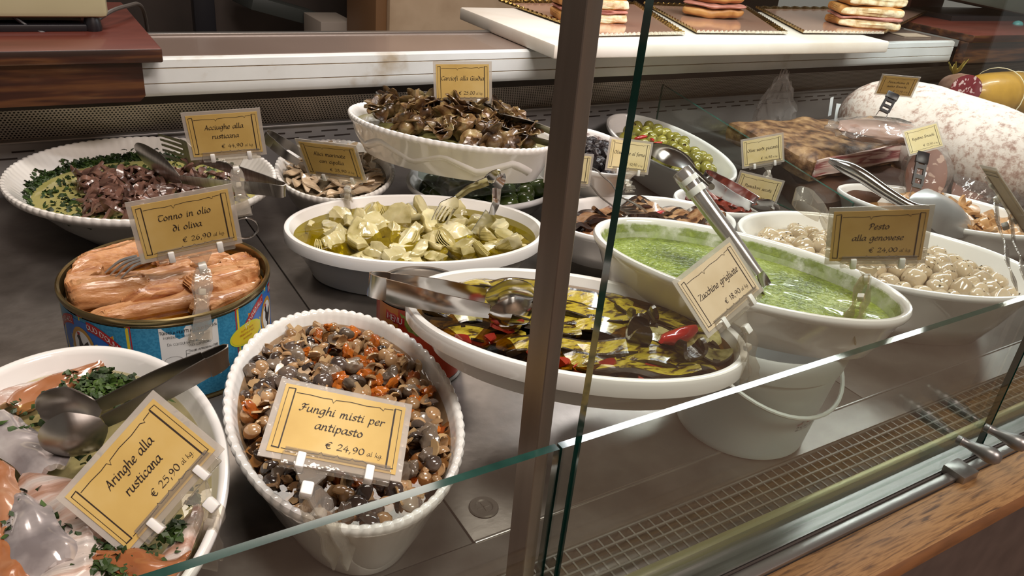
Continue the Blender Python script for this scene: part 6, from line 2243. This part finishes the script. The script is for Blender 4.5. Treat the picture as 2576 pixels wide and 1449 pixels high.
# butcher blocks wrapped over the ledge
zt = .247
for nm_, (xa, xb), lab in (('left', (-.9, .181), 'red brown butcher block wrapped over the ledge under the left scale'), ('right', (2.175, 3.2), 'red brown butcher block at the far right end of the ledge')):
    yb = 1.60
    t_ = thing('butcher_block', ((xa + xb) / 2, 1.35, .2275), lab, 'butcher block')
    mb = MB(); mb.box(xa, xb, 1.212, yb, .2275, zt, .0025); ob = mb.build('slab', [M['walnut'], M['redtop']], t_)
    for p in ob.data.polygons:
        if p.normal.z > .8:
            p.material_index = 1
    mb = MB()
    dx = .027 if nm_ == 'left' else 0
    prof = [(xa, .172), (xb - dx - .008, .172), (xb - dx, .180), (xb - dx, .2272), (xa, .2272)] if nm_ == 'left' else [(xa - 0, .172), (xb, .172), (xb, .2272), (xa, .2272)]
    mb.grid([[V((x, y, z)) for x, z in prof] for y in (1.222, 1.2495)], closeu=True)
    for y in (1.222, 1.2495):
        mb.cap([mb.v(V((x, y, z))) for x, z in prof])
    mb.build('apron', M['walnut'], t_)
# scales
sA = V((0.1313, 1.3300, 0.2674))
t_ = thing('weighing_scale', (.0, 1.40, zt), 'cream shop scale on black feet at the top left', 'scale')
mb = MB(); mb.box(-.30, sA.x, 1.33, 1.56, sA.z - .001, sA.z + .14, .008); mb.build('housing', M['cream'], t_)
mb = MB(); mb.box(-.28, sA.x - .035, 1.36, 1.54, zt + .012, sA.z + .001); mb.build('underside', M['gunmetal'], t_)
mb = MB(); mb.lathe([(.012, 0), (.013, .004), (.011, .014), (.009, sA.z - zt + .001)], (sA.x - .022, 1.345, zt), 20); mb.build('foot', M['black'], t_)
mb = MB(); mb.box(-.26, sA.x - .03, 1.335, 1.37, zt, zt + .010, .002); mb.build('base_bar', M['black'], t_)
mb = MB()
fp = V((sA.x - .022, 1.345, zt + .010))
mb.tube(smoothpath([fp, fp + V((.03, .03, .012)), fp + V((.06, .08, .012)), fp + V((.085, .14, .004)), fp + V((.10, .20, -.03)), fp + V((.11, .27, -.12))], 6), .0032, 8)
mb.build('power_cable', pm('grey_cable', '4a4541', rough=.5), t_)
mb = MB(); q_ = V((0.0045, 1.3400, 0.2654)); mb.tube(smoothpath([q_ + V((0, 0, .01)), q_ + V((.02, 0, -.01)), q_ + V((.045, -.004, -.022))], 5), .003, 8); mb.build('short_cable', M['black'], t_)
mb = MB(); sB = V((2.2924, 1.4500, 0.2913))
t_ = thing('weighing_scale', (sB.x + .4, 1.5, zt), 'grey green shop scale at the top right corner', 'scale')
mb = MB(); mb.obox(V((sB.x + .38, 1.50, sB.z + .05)), V((1, -.02, -.10)).normalized(), V((.02, 1, 0)).normalized(), V((.10, 0, 1)).normalized(), .75, .20, .13, .01); mb.build('housing', M['gunmetal'], t_)
mb = MB(); mb.box(sB.x + .10, sB.x + .75, 1.42, 1.58, zt, sB.z - .03); mb.build('foot', M['black'], t_)
mb = MB(); pT = V((2.6498, 1.3600, 0.2469)); mb.sphere(pT, .02, .015, .012); mb.build('teal_knob', pm('teal_plastic', '4d8a88', rough=.4), t_)
mb = MB(); pr_ = V((2.5706, 1.6200, 0.2497)); mb.box(pr_.x - .09, pr_.x + .09, 1.62, 1.70, .2315, .36, .006); mb.alone('red_box', M['redtop'], 'brick red box standing behind the sandwiches', 'box')
mb = MB(); pn = V((2.0631, 1.3216, 0.2285)); mb.obox(pn, V((.95, -.1, 0)).normalized(), V((.1, .95, 0)).normalized(), V((0, 0, 1)), .10, .05, .0012); mb.alone('paper_napkin', pm('crumpled_napkin', [(.3, 'a08c78'), (.7, 'c4b29c')], scale=20, rough=.8), 'brown paper napkin on the ledge right of the board', 'napkin')

# ------------------------------------------------------------------ dim things behind the counter
p0 = V((0.5135, 3.4000, -0.0725))
mb = MB(); mb.box(p0.x - .2, p0.x + 1.1, 3.4, 3.9, FLOOR_Z, .55, .01); mb.alone('back_cabinet', M['dark'], 'dark brown cabinet behind the counter', 'cabinet')
pc_ = V((1.0417, 2.9000, -0.0381))
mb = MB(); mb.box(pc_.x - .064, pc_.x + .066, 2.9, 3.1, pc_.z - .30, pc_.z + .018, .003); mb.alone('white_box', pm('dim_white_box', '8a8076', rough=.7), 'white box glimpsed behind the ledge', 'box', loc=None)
mb = MB(); q0 = V((0.6039, 3.0000, -0.0175)); mb.box(q0.x - .04, q0.x + .03, 3.0, 3.05, FLOOR_Z, .6, .003); mb.alone('dark_post', M['black'], 'dark upright behind the ledge left of the white box', 'post')
mb = MB(); q0 = V((0.9190, 3.0500, -0.0252)); mb.obox(V((q0.x, 3.2, q0.z)), V((.93, .1, -.25)).normalized(), V((-.1, 1, 0)).normalized(), V((.25, 0, .93)).normalized(), .30, .2, .05, .003); mb.alone('dark_tray', pm('dim_green_tray', '2f3330', rough=.5), 'dim grey green tray behind the white box', 'tray')
